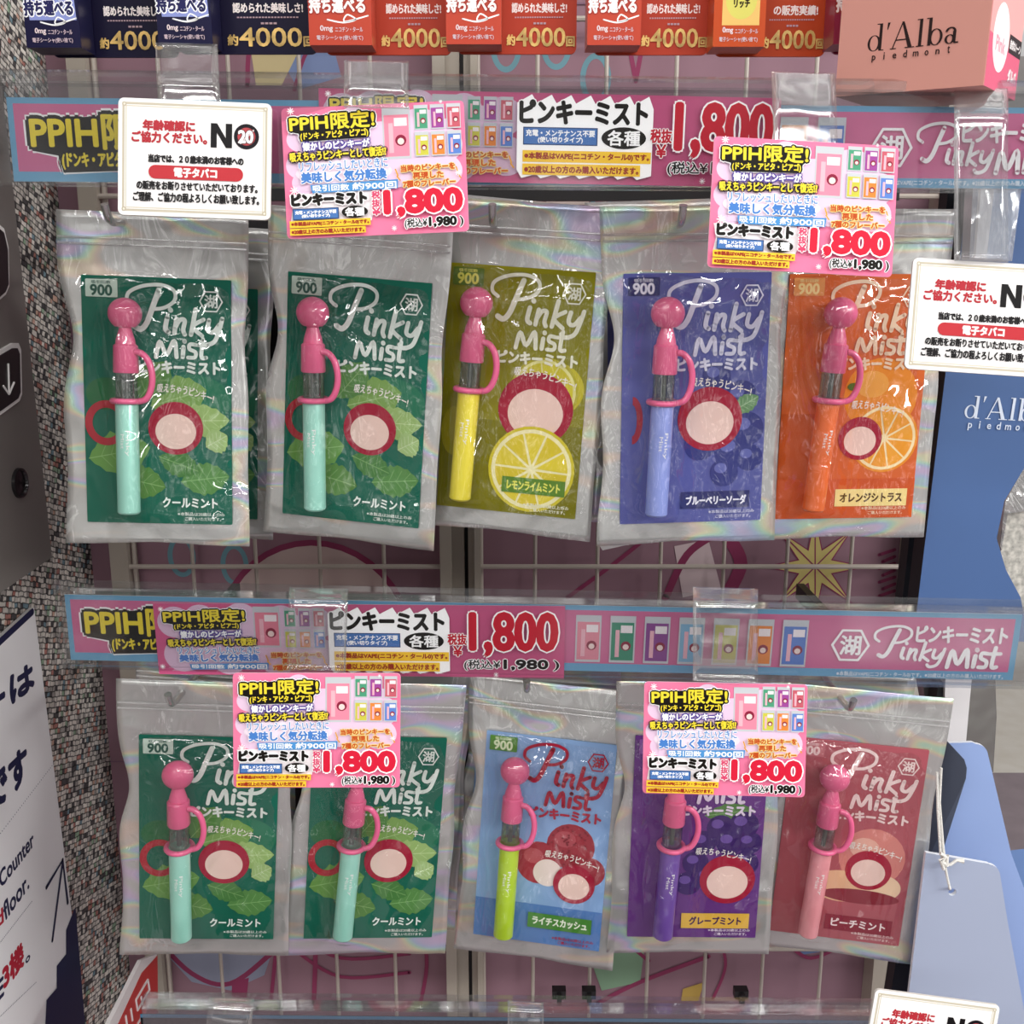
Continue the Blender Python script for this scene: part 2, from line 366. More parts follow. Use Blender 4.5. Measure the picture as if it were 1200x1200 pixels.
# side wall of the pillar, covered with tweed-woven cloth
tw = bpy.data.materials.new('tweed'); tw.use_nodes = True; n = tw.node_tree.nodes; l = tw.node_tree.links; b = n['Principled BSDF']; b.inputs['Roughness'].default_value = .95
tcn = n.new('ShaderNodeTexCoord'); mp = n.new('ShaderNodeMapping'); mp.inputs['Rotation'].default_value = (rad(20), 0, 0); l.new(tcn.outputs['Object'], mp.inputs['Vector'])
sx = n.new('ShaderNodeSeparateXYZ'); l.new(mp.outputs['Vector'], sx.inputs[0])
cb = n.new('ShaderNodeCombineXYZ'); l.new(sx.outputs['Y'], cb.inputs['X']); l.new(sx.outputs['Z'], cb.inputs['Y'])
wz = n.new('ShaderNodeTexNoise'); wz.inputs['Scale'].default_value = 170; wz.inputs['Detail'].default_value = 3; l.new(tcn.outputs['Object'], wz.inputs['Vector'])
wv = n.new('ShaderNodeVectorMath'); wv.operation = 'MULTIPLY_ADD'; wv.inputs[1].default_value = (.0034, .0034, 0); l.new(wz.outputs['Color'], wv.inputs[0]); l.new(cb.outputs[0], wv.inputs[2]); cb = wv
bt = n.new('ShaderNodeTexBrick'); bt.inputs['Scale'].default_value = 1; bt.inputs['Brick Width'].default_value = .0084; bt.inputs['Row Height'].default_value = .0040; bt.inputs['Mortar Size'].default_value = .0008; bt.inputs['Mortar Smooth'].default_value = 1.0; bt.inputs['Mortar'].default_value = (.05, .05, .05, 1)
bt.inputs['Color1'].default_value = (1, 1, 1, 1); bt.inputs['Color2'].default_value = (.80, .80, .80, 1); bt.offset = .5
l.new(cb.outputs[0], bt.inputs['Vector'])
vr = n.new('ShaderNodeTexWhiteNoise'); vr.noise_dimensions = '3D'
sn = n.new('ShaderNodeVectorMath'); sn.operation = 'SNAP'; sn.inputs[1].default_value = (.0042, .0040, 1); l.new(cb.outputs[0], sn.inputs[0]); l.new(sn.outputs[0], vr.inputs['Vector'])
cr = n.new('ShaderNodeValToRGB'); cr.color_ramp.interpolation = 'CONSTANT'
cs = [(0, '#E4DED6'), (.30, '#B5AFAA'), (.52, '#565254'), (.66, '#F4EEE6'), (.82, '#BC8278'), (.88, '#D6B09E'), (.925, '#7E9AA6'), (.96, '#9AB49A')]
cr.color_ramp.elements[0].color = rgb(cs[0][1]); cr.color_ramp.elements[1].position = .3; cr.color_ramp.elements[1].color = rgb(cs[1][1])
for p_, c_ in cs[2:]:
    e = cr.color_ramp.elements.new(p_); e.color = rgb(c_)
l.new(vr.outputs['Value'], cr.inputs['Fac'])
mm = n.new('ShaderNodeMixRGB'); mm.blend_type = 'MULTIPLY'; mm.inputs['Fac'].default_value = 1; l.new(cr.outputs['Color'], mm.inputs[1]); l.new(bt.outputs['Color'], mm.inputs[2]); fz = n.new('ShaderNodeTexNoise'); fz.inputs['Scale'].default_value = 420; l.new(tcn.outputs['Object'], fz.inputs['Vector'])
m4 = n.new('ShaderNodeMixRGB'); m4.blend_type = 'OVERLAY'; m4.inputs['Fac'].default_value = .5; l.new(mm.outputs[0], m4.inputs[1]); l.new(fz.outputs['Fac'], m4.inputs[2]); l.new(m4.outputs[0], b.inputs['Base Color'])
bp = n.new('ShaderNodeBump'); bp.inputs['Strength'].default_value = .5; bp.inputs['Distance'].default_value = .001; l.new(bt.outputs['Fac'], bp.inputs['Height']); bp.invert = True; l.new(bp.outputs['Normal'], b.inputs['Normal'])
g = MB(); g.box((XL-.06, -.62, 0), (XL, .04, 2.1)); struct(g.build('wall_left', tw))
# shop floor, pale tile beyond a mauve carpet band
fm = bpy.data.materials.new('shop_floor'); fm.use_nodes = True; n = fm.node_tree.nodes; l = fm.node_tree.links; b = n['Principled BSDF']; b.inputs['Roughness'].default_value = .5
tcn = n.new('ShaderNodeTexCoord'); sx = n.new('ShaderNodeSeparateXYZ'); l.new(tcn.outputs['Object'], sx.inputs[0])
gt = n.new('ShaderNodeMath'); gt.operation = 'GREATER_THAN'; gt.inputs[1].default_value = 2.06; l.new(sx.outputs['Y'], gt.inputs[0])
mm = n.new('ShaderNodeMixRGB'); mm.inputs[1].default_value = rgb('#8E8086'); mm.inputs[2].default_value = rgb('#D6D0C6'); l.new(gt.outputs[0], mm.inputs['Fac'])
z = n.new('ShaderNodeTexNoise'); z.inputs['Scale'].default_value = 14; l.new(tcn.outputs['Object'], z.inputs['Vector'])
m3 = n.new('ShaderNodeMixRGB'); m3.blend_type = 'OVERLAY'; m3.inputs['Fac'].default_value = .25; l.new(mm.outputs[0], m3.inputs[1]); l.new(z.outputs['Fac'], m3.inputs[2]); l.new(m3.outputs[0], b.inputs['Base Color'])
g = MB(); g.box((-2.5, -3, -.05), (4.5, 6, 0)); struct(g.build('floor', fm))
g = MB(); g.box((-1, 5.9, 0), (4.5, 6, 2.8)); struct(g.build('wall_far', pmat('far_wall_paint', '#B9B4B2', .8, mott=.1, mscale=3)))

# ================================================================== MATERIALS
STEEL = pmat('hook_steel', '#C4C4C4', .25, .85)
WIRE = pmat('wire_paint', '#B4AAA0', .42, 0)
FRAME = pmat('frame_paint', '#A79E92', .45, 0, bump=.05, bscale=60)
DARK = pmat('black_metal', '#1A181A', .45, 0)
FOIL = holo_mat()
FILM = clear_mat('pouch_film', .055, .34, .06, (.99, .99, .985, 1), bump=.6, bscale=30, crease=.6)
TAPE = clear_mat('clear_tape', .07, .62, .10, (.95, .95, .95, 1), bump=.05, bscale=30, haze=.15)
ACR = clear_mat('clear_acrylic', .035, .40, .06, (.90, .905, .91, 1), bump=.02, bscale=12)
ZIP = clear_mat('zip_plastic', .25, .6, .2, (.9, .9, .9, 1), haze=.6)
CAP = pmat('pink_plastic', '#E2638F', .30, 0, coat=.3)
CAPSP = pmat('pale_pink_plastic', '#F6C7CC', .35, 0)
SMOKE = clear_mat('smoke_tube', .10, .6, .05, (.55, .60, .57, 1))
WHITE = pmat('white_card', '#F1EEEE', .5)

# ================================================================== FIXTURES
def wire_panel(label, px0, px1, xs, frame_l, frame_r):
    root = empty('wire_grid_panel', atY((px0+px1)/2, 660, -.004)*1, (0, 0, 0), label, 'wire grid', 'wire grid panels on the back wall')
    root.location.z = .9
    ox, oz = root.location.x, root.location.z
    z0, z1 = .02, 1.0
    for px, wd in (frame_l, frame_r):
        g = MB(); x = atY(px, 660, -.004).x-ox; g.box((x-wd/2, -.008, z0-.9+.1), (x+wd/2, .014, z1)); g.build('upright', FRAME, root)
    for px in xs:
        g = MB(); x = atY(px, 660, -.004).x-ox; g.tube([(x, 0, -.55), (x, 0, z1)], .0016, 8); g.build('wire', WIRE, root, True)
    xa, xb = atY(px0, 660, -.004).x-ox, atY(px1, 660, -.004).x-ox
    for py in (22, 230, 440, 664, 888, 1112):
        z = atY(600, py, -.008).z-oz; g = MB(); g.tube([(xa, -.004, z), (xb, -.004, z)], .0020, 8); g.build('wire', WIRE, root, True)
    return root
wire_panel('beige wire grid panel on the left half of the pink back wall', 140, 530, [158, 226, 300, 375, 450], (144, .014), (523, .009))
wire_panel('beige wire grid panel on the right half of the pink back wall', 560, 1072, [564, 627, 700, 774, 848, 922, 997], (560, .005), (1070, .013))
g = MB(); a = atY(530, 660, 0).x; b_ = atY(549, 660, 0).x; g.box((a, -.004, .3), (a+.010, .012, 1.94)); g.box((b_, -.004, .3), (b_+.008, .012, 1.94)); g.box((a+.009, .004, .3), (b_+.001, .0115, 1.94), 1)
struct(g.build('trim_1', [FRAME, DARK]))

# ================================================================== CLEAR RAILS, BANNERS
def rail(label, loc, rot, x0, x1, zt, zb):
    r = empty('price_rail', loc, [rad(a) for a in rot], label, 'price rail', 'clear price rails')
    for y, nm in ((-.0030, 'front_sheet'), (.0030, 'back_sheet')):
        g = MB(); g.box((x0, y-.0005, zb), (x1, y+.0005, zt)); g.build(nm, ACR, r)
    g = MB(); g.prism([(x0, -.0042, zt-.001), (x0, -.0046, zt+.0035), (x0, -.001, zt+.0052), (x0, .0045, zt+.0035), (x0, .0045, zt-.001)], (x1-x0, 0, 0)); g.build('top_lip', ACR, r)
    g = MB(); g.box((x0, -.0036, zb-.0016), (x1, .0036, zb)); g.build('bottom_fold', ACR, r)
    return r
RU = ((.018, -.301, 1.5127), (-.4, .2, 2.2)); RL = ((.0147, -.2975, 1.2708), (2.2, 1.0, -.8)); R3 = ((.005, -.299, 1.0310), (0, .6, 0))
rail('clear price rail over the upper row of pouches, running across the whole photo', *RU, -.30, .32, .0245, -.0185)
rail('clear price rail over the lower row of pouches, holding a complete banner', *RL, -.249, .255, .0215, -.0195)
rail('clear price rail along the bottom edge of the photo, its dark banner cut off', *R3, -.212, .218, .0225, -.0200)
def in_rail(o, R, x, y, z, rot=(0, 0, 0)):
    M = Matrix.Translation(R[0]) @ Euler([rad(a) for a in R[1]]).to_matrix().to_4x4()
    o.matrix_world = M @ Matrix.Translation((x, y, z)) @ Euler([rad(a) for a in rot]).to_matrix().to_4x4(); return o

YEL, BLK, WHT = '#F2DC3C', '#17130F', '#FFFFFF'
def ppih(p, box, sub, k, tilt=-1.5):
    """yellow headline on a black blob with a white rim"""
    x0, y0, x1, y1 = box; u0, v0, u1, v1 = sub
    h_ = (y1-y0); S_ = '(ドンキ・アピタ・ピアゴ)'
    for c, e in ((WHT, h_*.20), (BLK, h_*.14)):
        p.text('PPIH限定!', box, c, e, rot=tilt); p.text(S_, sub, c, e*.85, rot=tilt)
        q = e*.8; p.poly([(x0-q, y0+h_*.2), (x1-h_*.2, y0-q*.4), (x1-h_*.1, y1-h_*.1), (u1+q, v0), (u1+q*.5, v1), (u0, v1+q), (u0-q, v0+q), (x0, y1+q*.6)], c)
    p.text('PPIH限定!', box, YEL, h_*.032, rot=tilt); p.text(S_, sub, YEL, h_*.018, rot=tilt)
FL = ['#4FA07C', '#A04A9A', '#C9606E', '#CFCB4E', '#E88A3E', '#5F86D0']
def mini(p, x0, y0, x1, y1, c):
    w_, h_ = x1-x0, y1-y0
    p.rect(x0, y0, x1, y1, '#C9CDD2'); p.rect(x0+w_*.06, y0+h_*.14, x1-w_*.06, y1-h_*.05, c)
    p.rect(x0+w_*.22, y0+h_*.30, x0+w_*.38, y1-h_*.12, '#F0B8C4'); p.rect(x0+w_*.42, y0+h_*.2, x1-w_*.12, y0+h_*.36, '#F6EEF0')
    p.ell(x0+w_*.64, y0+h_*.64, w_*.20, w_*.20, '#8E2440', 14); p.ell(x0+w_*.64, y0+h_*.66, w_*.12, w_*.12, '#F3DCD6', 12)
def twinkle(p, x, y, r):
    for i in range(4): p.stroke([(x-r*math.cos(i*math.pi/4), y-r*math.sin(i*math.pi/4)), (x+r*math.cos(i*math.pi/4), y+r*math.sin(i*math.pi/4))], r*.22, WHT, False, False)
    p.n += 1
def burst(p, x0, y0, x1, y1, n=7):
    d = (x1-x0)/n; P = []
    for i in range(n): P += [(x0+d*i, y0+(y1-y0)*.10), (x0+d*(i+.75), y0)]
    P += [(x1, y0+(y1-y0)*.15)]
    for i in range(n): P += [(x1-d*i, y1-(y1-y0)*.05), (x1-d*(i+.75), y1)]
    P += [(x0, y1-(y1-y0)*.1)]; p.poly(P, WHT)
def caps(p, B, k):
    """the price block: name, note box, oval, price, tax line, two yellow notes"""
    p.text('ピンキーミスト', B['name'], BLK, 2.6*k, [(WHT, 5*k)])
    x0, y0, x1, y1 = B['box']; p.rect(x0, y0, x1, y1, '#23406F'); p.rect(x0+2*k, y0+2*k, x1-2*k, y1-2*k, '#4B77B6')
    p.text('充電・メンテナンス不要', (x0+6*k, y0+5*k, x1-6*k, y0+(y1-y0)*.5), WHT, .5*k); p.text('(使い切りタイプ)', (x0+(x1-x0)*.2, y0+(y1-y0)*.54, x1-(x1-x0)*.2, y1-4*k), WHT, .5*k)
    x0, y0, x1, y1 = B['oval']; p.ell((x0+x1)/2, (y0+y1)/2, (x1-x0)/2, (y1-y0)/2, BLK); p.text('各種', (x0+(x1-x0)*.14, y0+(y1-y0)*.16, x1-(x1-x0)*.14, y1-(y1-y0)*.16), WHT, .8*k)
    for (bx, t) in ((B['n1'], '※本製品はVAPE(ニコチン・タール0)です。'), (B['n2'], '※20歳以上の方のみ購入いただけます。')):
        x0, y0, x1, y1 = bx; p.rect(x0, y0, x1, y1, '#F3C838'); p.text(t, (x0+4*k, y0+(y1-y0)*.18, x1-4*k, y1-(y1-y0)*.18), '#9C3220', .7*k)
    if B.get('vert'):
        x0, y0, x1, y1 = B['vert']; h_ = (y1-y0)/3
        for i, ch in enumerate('税抜¥'): p.text(ch, (x0, y0+h_*i+1, x1, y0+h_*(i+1)-2), B['taxc'], .8*k, [(WHT, 2.4*k)])
    else:
        x0, y0, x1, y1 = B['tax']; p.text('税抜', (x0, y0, x1, y0+(y1-y0)*.48), B['taxc'], 1.0*k, [(WHT, 2.6*k)]); p.text('¥', (x0+(x1-x0)*.3, y0+(y1-y0)*.55, x1-(x1-x0)*.24, y1), B['taxc'], 1.0*k, [(WHT, 2.6*k)])
    p.text('1,800', B['price'], B['pc'], 4.4*k, [(WHT, 8*k)])
    x0, y0, x1, y1 = B['tot']; w_ = x1-x0
    p.text('(税込¥', (x0, y0, x0+w_*.38, y1), BLK, .5*k, [(WHT, 2.2*k)]); p.text('1,980', (x0+w_*.42, y0, x0+w_*.88, y1-2*k), BLK, 1.7*k, [(WHT, 3.6*k)]); p.text(')', (x0+w_*.94, y0, x1, y1), BLK, .5*k, [(WHT, 2*k)])
def copyblock(p, o, k):
    """the sales copy at the left of a price card; o maps a key to its box"""
    p.text('懐かしのピンキーが', o[0], WHT, .9*k, [('#5A4A9C', 4.6*k)], rot=-1.5)
    p.text('吸えちゃうピンキーとして復活!?', o[1], YEL, .9*k, [(BLK, 4.6*k)], rot=-1.5)
    p.text('リフレッシュしたいときに', o[2], '#5B8FD0', .5*k, [(WHT, 2*k)], rot=-1)
    p.text('美味しく気分転換', o[3], '#4A82CC', 1.2*k, [(WHT, 3*k)], rot=-1)
    x0, y0, x1, y1 = o[4]; p.poly([(x0, y0+5*k), (x1, y0), (x1-2*k, y1-3*k), (x0+4*k, y1)], '#4E94D2')
    p.text('吸引回数', (x0+6*k, y0+6*k, x0+(x1-x0)*.44, y1-4*k), WHT, .5*k); p.text('約900回', (x0+(x1-x0)*.48, y0+4*k, x1-5*k, y1-4*k), WHT, .6*k)
    x0, y0, x1, y1 = o[5]; h_ = (y1-y0)/3
    for i, (t, a, b) in enumerate((('当時のピンキーを', 0, 1), ('再現した', .22, .78), ('7種のフレーバー', .03, 1))):
        p.text(t, (x0+(x1-x0)*a, y0+h_*i+1.5*k, x0+(x1-x0)*b, y0+h_*(i+1)-2*k), '#C4501E', .8*k, [('#F6E08A', 2.6*k)], rot=-1)
    for sx_ in (x0-8*k, x1+8*k):
        p.stroke([(sx_-5*k, y0+h_*.6), (sx_, y0+h_*1.4)], 3*k, '#E9A92C', False); p.stroke([(sx_-2*k, y0+h_*1.5), (sx_+5*k, y0+h_*2)], 3*k, '#E9A92C', False)

def banner_print():
    p = Pr(1125, 83, .492, face='#6FA9CC', edge='#E8EEF2', th=.0004, rough=.5)
    p.rect(6, 6, 1118, 73, '#D2709B')
    ppih(p, (22, 15, 172, 50), (52, 53, 150, 70), .9, -.5)
    for i, c in enumerate(['#E58FA0', '#3F8F72', '#8C4A92', '#86B8D8', '#D0CB55', '#E88B40', '#5B7FC8']):
        x = 604+40.5*i; mini(p, x, 12, x+30, 71, c)
    hexlogo(p, 928, 42, 23, WHT)
    logo(p, PINKY, (24, 4, 72, 37), (954, 17, 1040, 68), WHT); logo(p, MIST, (40, 31.5, 69, 42.5), (1043, 40, 1105, 67), WHT)
    p.text('ピンキーミスト', (1004, 16, 1110, 36), WHT, .9)
    p.text('※本製品はVAPE(ニコチン・タール0)です。※20歳以上の方のみ購入いただけます。', (915, 75, 1112, 81.5), '#EAF4FA', .1)
    return p.build('banner_strip')
bn = banner_print(); in_rail(bn, RU, 0, .0010, 0); tag(bn, 'long pink banner with a blue border in the upper clear rail', 'banner', 'pink banners in the rails')
b2 = copy_thing(bn); in_rail(b2, RL, 0, .0010, 0); tag(b2, 'long pink banner with a blue border in the lower clear rail, hexagon logo fully visible', 'banner', 'pink banners in the rails')
p = Pr(980, 90, .43, face='#14161C', edge='#333333', th=.0004)
p.rect(0, 0, 980, 5, '#4E7FA0'); p.text('Mist', (105, 24, 190, 74), '#EDEDED', 3); p.text('Mist', (300, 24, 420, 74), '#EDEDED', 3); p.rect(560, 16, 900, 70, '#1E3B52')
b3 = p.build('banner_strip'); in_rail(b3, R3, 0, .0010, -.0055); tag(b3, 'dark navy banner in the rail at the bottom edge of the photo', 'banner')

def wide_print():
    p = Pr(1416, 264, .212, face='#D6608F', edge='#F2D8E2', th=.0004)
    P = []
    for cx, cy, r in ((70, 70, 60), (160, 60, 58), (300, 55, 60), (440, 60, 58), (560, 70, 60), (90, 190, 66), (250, 205, 60), (420, 200, 66), (570, 185, 62)): p.ell(cx, cy, r, r*.95, '#E3C3DC'); 
    p.rect(70, 40, 590, 225, '#E3C3DC')
    mini(p, 343, 10, 435, 160, '#E6859A')
    for i, c in enumerate(FL): x = 450+50*(i % 3); y = 14+76*(i//3); mini(p, x, y, x+40, y+70, c)
    ppih(p, (35, 20, 315, 66), (70, 70, 293, 92), 1.5)
    copyblock(p, [(90, 97, 300, 122), (45, 126, 350, 153), (75, 157, 360, 182), (80, 184, 355, 210), (113, 214, 390, 242), (400, 172, 575, 243)], 1.4)
    burst(p, 602, 6, 1020, 250)
    caps(p, dict(name=(612, 24, 1000, 88), box=(621, 100, 850, 152), oval=(862, 96, 1000, 160), n1=(620, 168, 1017, 202), n2=(620, 207, 985, 240), tax=(1014, 100, 1078, 182), price=(1092, 24, 1388, 178), tot=(1070, 194, 1398, 234), pc='#C01F33', taxc='#C01F33'), 1.5)
    for q in ((30, 18, 9), (1180, 250, 9), (20, 230, 9)): twinkle(p, *q)
    return p.build('price_strip')
ws = wide_print(); in_rail(ws, RU, 0.0, -.0010, .0022, (0, .6, 0)); tag(ws, 'wide dark pink price strip slid over the middle of the upper banner', 'price card', 'wide pink price strips')
w2 = copy_thing(ws); in_rail(w2, RL, -.0935, -.0010, -.0030, (0, -.8, 0)); tag(w2, 'wide dark pink price strip slid over the left half of the lower banner', 'price card', 'wide pink price strips')

def card_print():
    p = Pr(640, 452, .0828, face='#EE7FA4', edge='#F7D5E0', r=16, th=.0008, rough=.4)
    for cx, cy, r in ((60, 110, 46), (60, 200, 52), (70, 260, 44), (330, 120, 60), (360, 215, 60), (480, 110, 100), (560, 150, 70), (560, 240, 66), (470, 250, 70), (250, 50, 50)): p.ell(cx, cy, r, r*.9, '#EBCDE6')
    p.rect(60, 60, 590, 290, '#EBCDE6')
    P = [(14, 300), (300, 292), (318, 340), (300, 400), (16, 395), (24, 350)]; p.poly(P, '#FBF4F6')
    p.ell(210, 230, 170, 45, '#F4E4F2'); 
    mini(p, 352, 15, 450, 192, '#F08FA6')
    for i, c in enumerate(FL): x = 464+57*(i % 3); y = 10+93*(i//3); mini(p, x, y, x+49, y+85, c)
    ppih(p, (30, 26, 325, 82), (66, 86, 302, 115), 1.6)
    copyblock(p, [(72, 122, 305, 150), (26, 153, 362, 184), (56, 190, 366, 222), (62, 226, 360, 262), (92, 264, 400, 300), (412, 214, 600, 296)], 1.5)
    caps(p, dict(name=(26, 303, 286, 341), box=(26, 352, 188, 391), oval=(198, 349, 290, 391), n1=(14, 394, 298, 418), n2=(14, 421, 280, 444), vert=(306, 302, 334, 388), price=(352, 306, 618, 392), tot=(418, 402, 622, 438), pc='#D8203C', taxc='#D8486E'), 1.55)
    for q in ((36, 16, 12), (36, 290, 14), (380, 434, 9), (612, 252, 10), (560, 6, 6)): twinkle(p, *q)
    return p.build('price_card')
pc0 = card_print()
TAGS = [((-.0620, -.3095, 1.5000), (-10.2, -2.4, -.3), 'pink price card hanging from the upper rail right beside the left white sign'),
        ((.1300, -.3200, 1.4833), (-12.3, 3.1, -.2), 'pink price card hanging lowest and furthest right under the upper rail'),
        ((-.0974, -.3205, 1.2318), (-7.7, 1.3, 2.8), 'pink price card taped to the lower rail, the left one of the two'),
        ((.1090, -.3089, 1.2216), (-9.0, .1, -2.8), 'pink price card taped to the lower rail, the right one of the two')]
for i, (loc, rot, lab) in enumerate(TAGS):
    o = pc0 if i == 0 else copy_thing(pc0)
    place(o, (loc[0], loc[1]-.004, loc[2]), rot); tag(o, lab, 'price card', 'pink price cards hanging from the rails')

def sign_print():
    p = Pr(530, 404, .067, face='#F4F2F0', edge='#DAD5CE', r=20, th=.0016, rough=.35)
    for a, c in ((14, '#C9C0AC'), (22, '#F4F2F0'), (25, '#D6CEBC'), (29, '#F8F6F5')): p.rect(a, a, 530-a, 404-a, c)
    for x in (21, 509):
        for y in (21, 383): p.ell(x, y, 8, 8, '#C2B8A2', 14); p.ell(x, y, 4, 4, '#E8E2D4', 10)
    R_ = '#B5303A'
    p.text('年齢確認に', (86, 74, 264, 108), R_, 2.2); p.text('ご協力ください。', (48, 114, 306, 150), R_, 2.0)
    p.poly([(320, 160), (320, 76), (342, 76), (372, 126), (372, 76), (394, 76), (394, 160), (373, 160), (341, 108), (341, 160)], '#141214')
    p.ell(444, 118, 44, 44, '#17131A'); p.ell(444, 118, 31, 31, '#B6474C'); p.text('20', (417, 98, 466, 140), '#F6F0F0', 2.5, [('#3A1418', 5)])
    p.stroke([(468, 96), (424, 142)], 6, '#D8C6C6', False)
    p.text('当店では、２０歳未満のお客様への', (106, 192, 434, 218), '#1C1A1C', 1.5)
    p.rect(106, 228, 434, 275, '#C0353D', 23); p.text('電子タバコ', (195, 236, 342, 267), '#F8F0F0', 1.8)
    p.text('の販売をお断りさせていただいております。', (66, 284, 484, 313), '#1C1A1C', 1.3)
    p.text('ご理解、ご協力の程よろしくお願い致します。', (54, 323, 490, 354), '#1C1A1C', 1.3)
    return p.build('age_check_sign')
sg = sign_print(); place(sg, (-.1410, -.3215, 1.5038), (-9.5, 1.9, 2.6)); tag(sg, 'white age check sign with red text hanging at the left over the upper rail', 'sign', 'white age check signs')
s2 = copy_thing(sg); place(s2, (.2160, -.3225, 1.4345), (-12, 3.6, -4)); tag(s2, 'white age check sign at the right edge, in front of the blue board', 'sign', 'white age check signs')
q = atY(1020, 1168, -.335); s3 = copy_thing(sg); place(s3, (q.x+.0335, -.335, q.z-.0285), (-9, 8.5, 0)); tag(s3, 'white age check sign of which only the top edge shows at the bottom', 'sign', 'white age check signs')

# tapes folded over the rail lips
def tape(label, px0, px1, prof, skew=0):
    """prof: (py, Y) rows from top to bottom"""
    n = 9; V = []; Fc = []; rows = smooth_path([(float(a), b) for a, b in prof], 5)
    for py, Y in rows:
        a, b = atY(px0+skew*(py-rows[0][0]), py, Y), atY(px1+skew*(py-rows[0][0]), py+2, Y)
        for i in range(n): q = a.lerp(b, i/(n-1)); V.append(q+Vector((0, .0006*noise.noise(q*60), 0)))
    for j in range(len(rows)-1):
        for i in range(n-1): Fc.append([j*n+i, j*n+i+1, (j+1)*n+i+1, (j+1)*n+i])
    c = sum(V, Vector())/len(V)
    o = mesh_obj('clear_tape', [v-c for v in V], Fc, TAPE, smooth=True); o.location = c
    m = o.modifiers.new('thickness', 'SOLIDIFY'); m.thickness = .00012
    tag(o, label, 'tape', 'clear tape strips over the rails')
tape('clear tape strip standing up from the rail above the left white sign', 182, 255, [(50, -.3050), (85, -.3110), (100, -.3150), (125, -.3165)], .05)
tape('clear tape strip standing up from the rail above the second pink price card', 403, 479, [(70, -.3040), (90, -.3090), (104, -.3125), (126, -.3145)], .0)
tape('clear tape strip with a bright glare over the rail above the right pink price card', 904, 979, [(84, -.3010), (100, -.3060), (130, -.3130), (170, -.3170)], .03)
tape('long clear tape strip at the right edge holding the right white sign', 1118, 1181, [(102, -.3000), (116, -.3060), (142, -.3150), (220, -.3170), (306, -.3190)], .0)
tape('clear tape strip over the lower rail above the left price card there', 339, 408, [(688, -.2985), (698, -.3060), (712, -.3105), (788, -.3180)], -.03)
tape('wide clear tape strip with two glare lines over the lower rail on the right', 812, 888, [(688, -.2985), (700, -.3060), (712, -.3110), (760, -.3130), (786, -.3090), (798, -.3120)], .0)
tape('clear tape strip on the bottom rail, under the leftmost lower pouch', 245, 298, [(1168, -.3010), (1182, -.3080), (1215, -.3110)], -.1)
tape('clear tape strip on the bottom rail, below the light blue pouch', 595, 637, [(1172, -.3010), (1184, -.3080), (1215, -.3110)], 0)

# ================================================================== POUCHES
# card units are millimetres: 80 wide, 136 high, v down
def leaf(p, x, y, L, W, ang, c, vein):
    ca, sa = math.cos(rad(ang)), math.sin(rad(ang))
    def T(a, b): return (x+a*ca-b*sa, y+a*sa+b*ca)
    top = [(L*t, -W*math.sin(math.pi*t)**.8*(1+.10*math.sin(t*34))) for t in [i/14 for i in range(15)]]
    bot = [(L*t, W*math.sin(math.pi*t)**.8*(1+.10*math.sin(t*34))) for t in [i/14 for i in range(13, 0, -1)]]
    p.poly([T(*q) for q in top+bot], c); p.stroke([T(0, 0), T(L*.95, 0)], .45, vein, False)
    for t in (.2, .36, .52, .68):
        for sg_ in (-1, 1): p.stroke([T(L*t, 0), T(L*(t+.14), sg_*W*.7*math.sin(math.pi*(t+.12)))], .25, vein, False, False)
    p.n += 1
def citrus(p, cx, cy, r, rind, pith, flesh, seg, a0=0):
    p.ell(cx, cy, r, r, rind); p.ell(cx, cy, r*.93, r*.93, pith)
    for i in range(10):
        A = rad(a0+36*i); B = rad(a0+36*i+33); n_ = 5
        p.poly([(cx+r*.10*math.cos((A+B)/2), cy+r*.10*math.sin((A+B)/2))]+[(cx+r*.84*math.cos(A+(B-A)*k/n_), cy+r*.84*math.sin(A+(B-A)*k/n_)) for k in range(n_+1)], flesh if i % 2 else seg)
def ball(p, cx, cy, r, c, hi): p.ell(cx, cy, r, r, c, 22); p.ell(cx-r*.25, cy-r*.3, r*.45, r*.36, hi, 14)
def clip_round(p, cx, cy, r): pass
def roundel(p, cx, cy, r):
    """plain two-tone candy disc"""
    p.ell(cx, cy, r, r*.98, '#A8203C', 36); p.ell(cx, cy+r*.12, r*.74, r*.66, '#F0D2C8', 30)
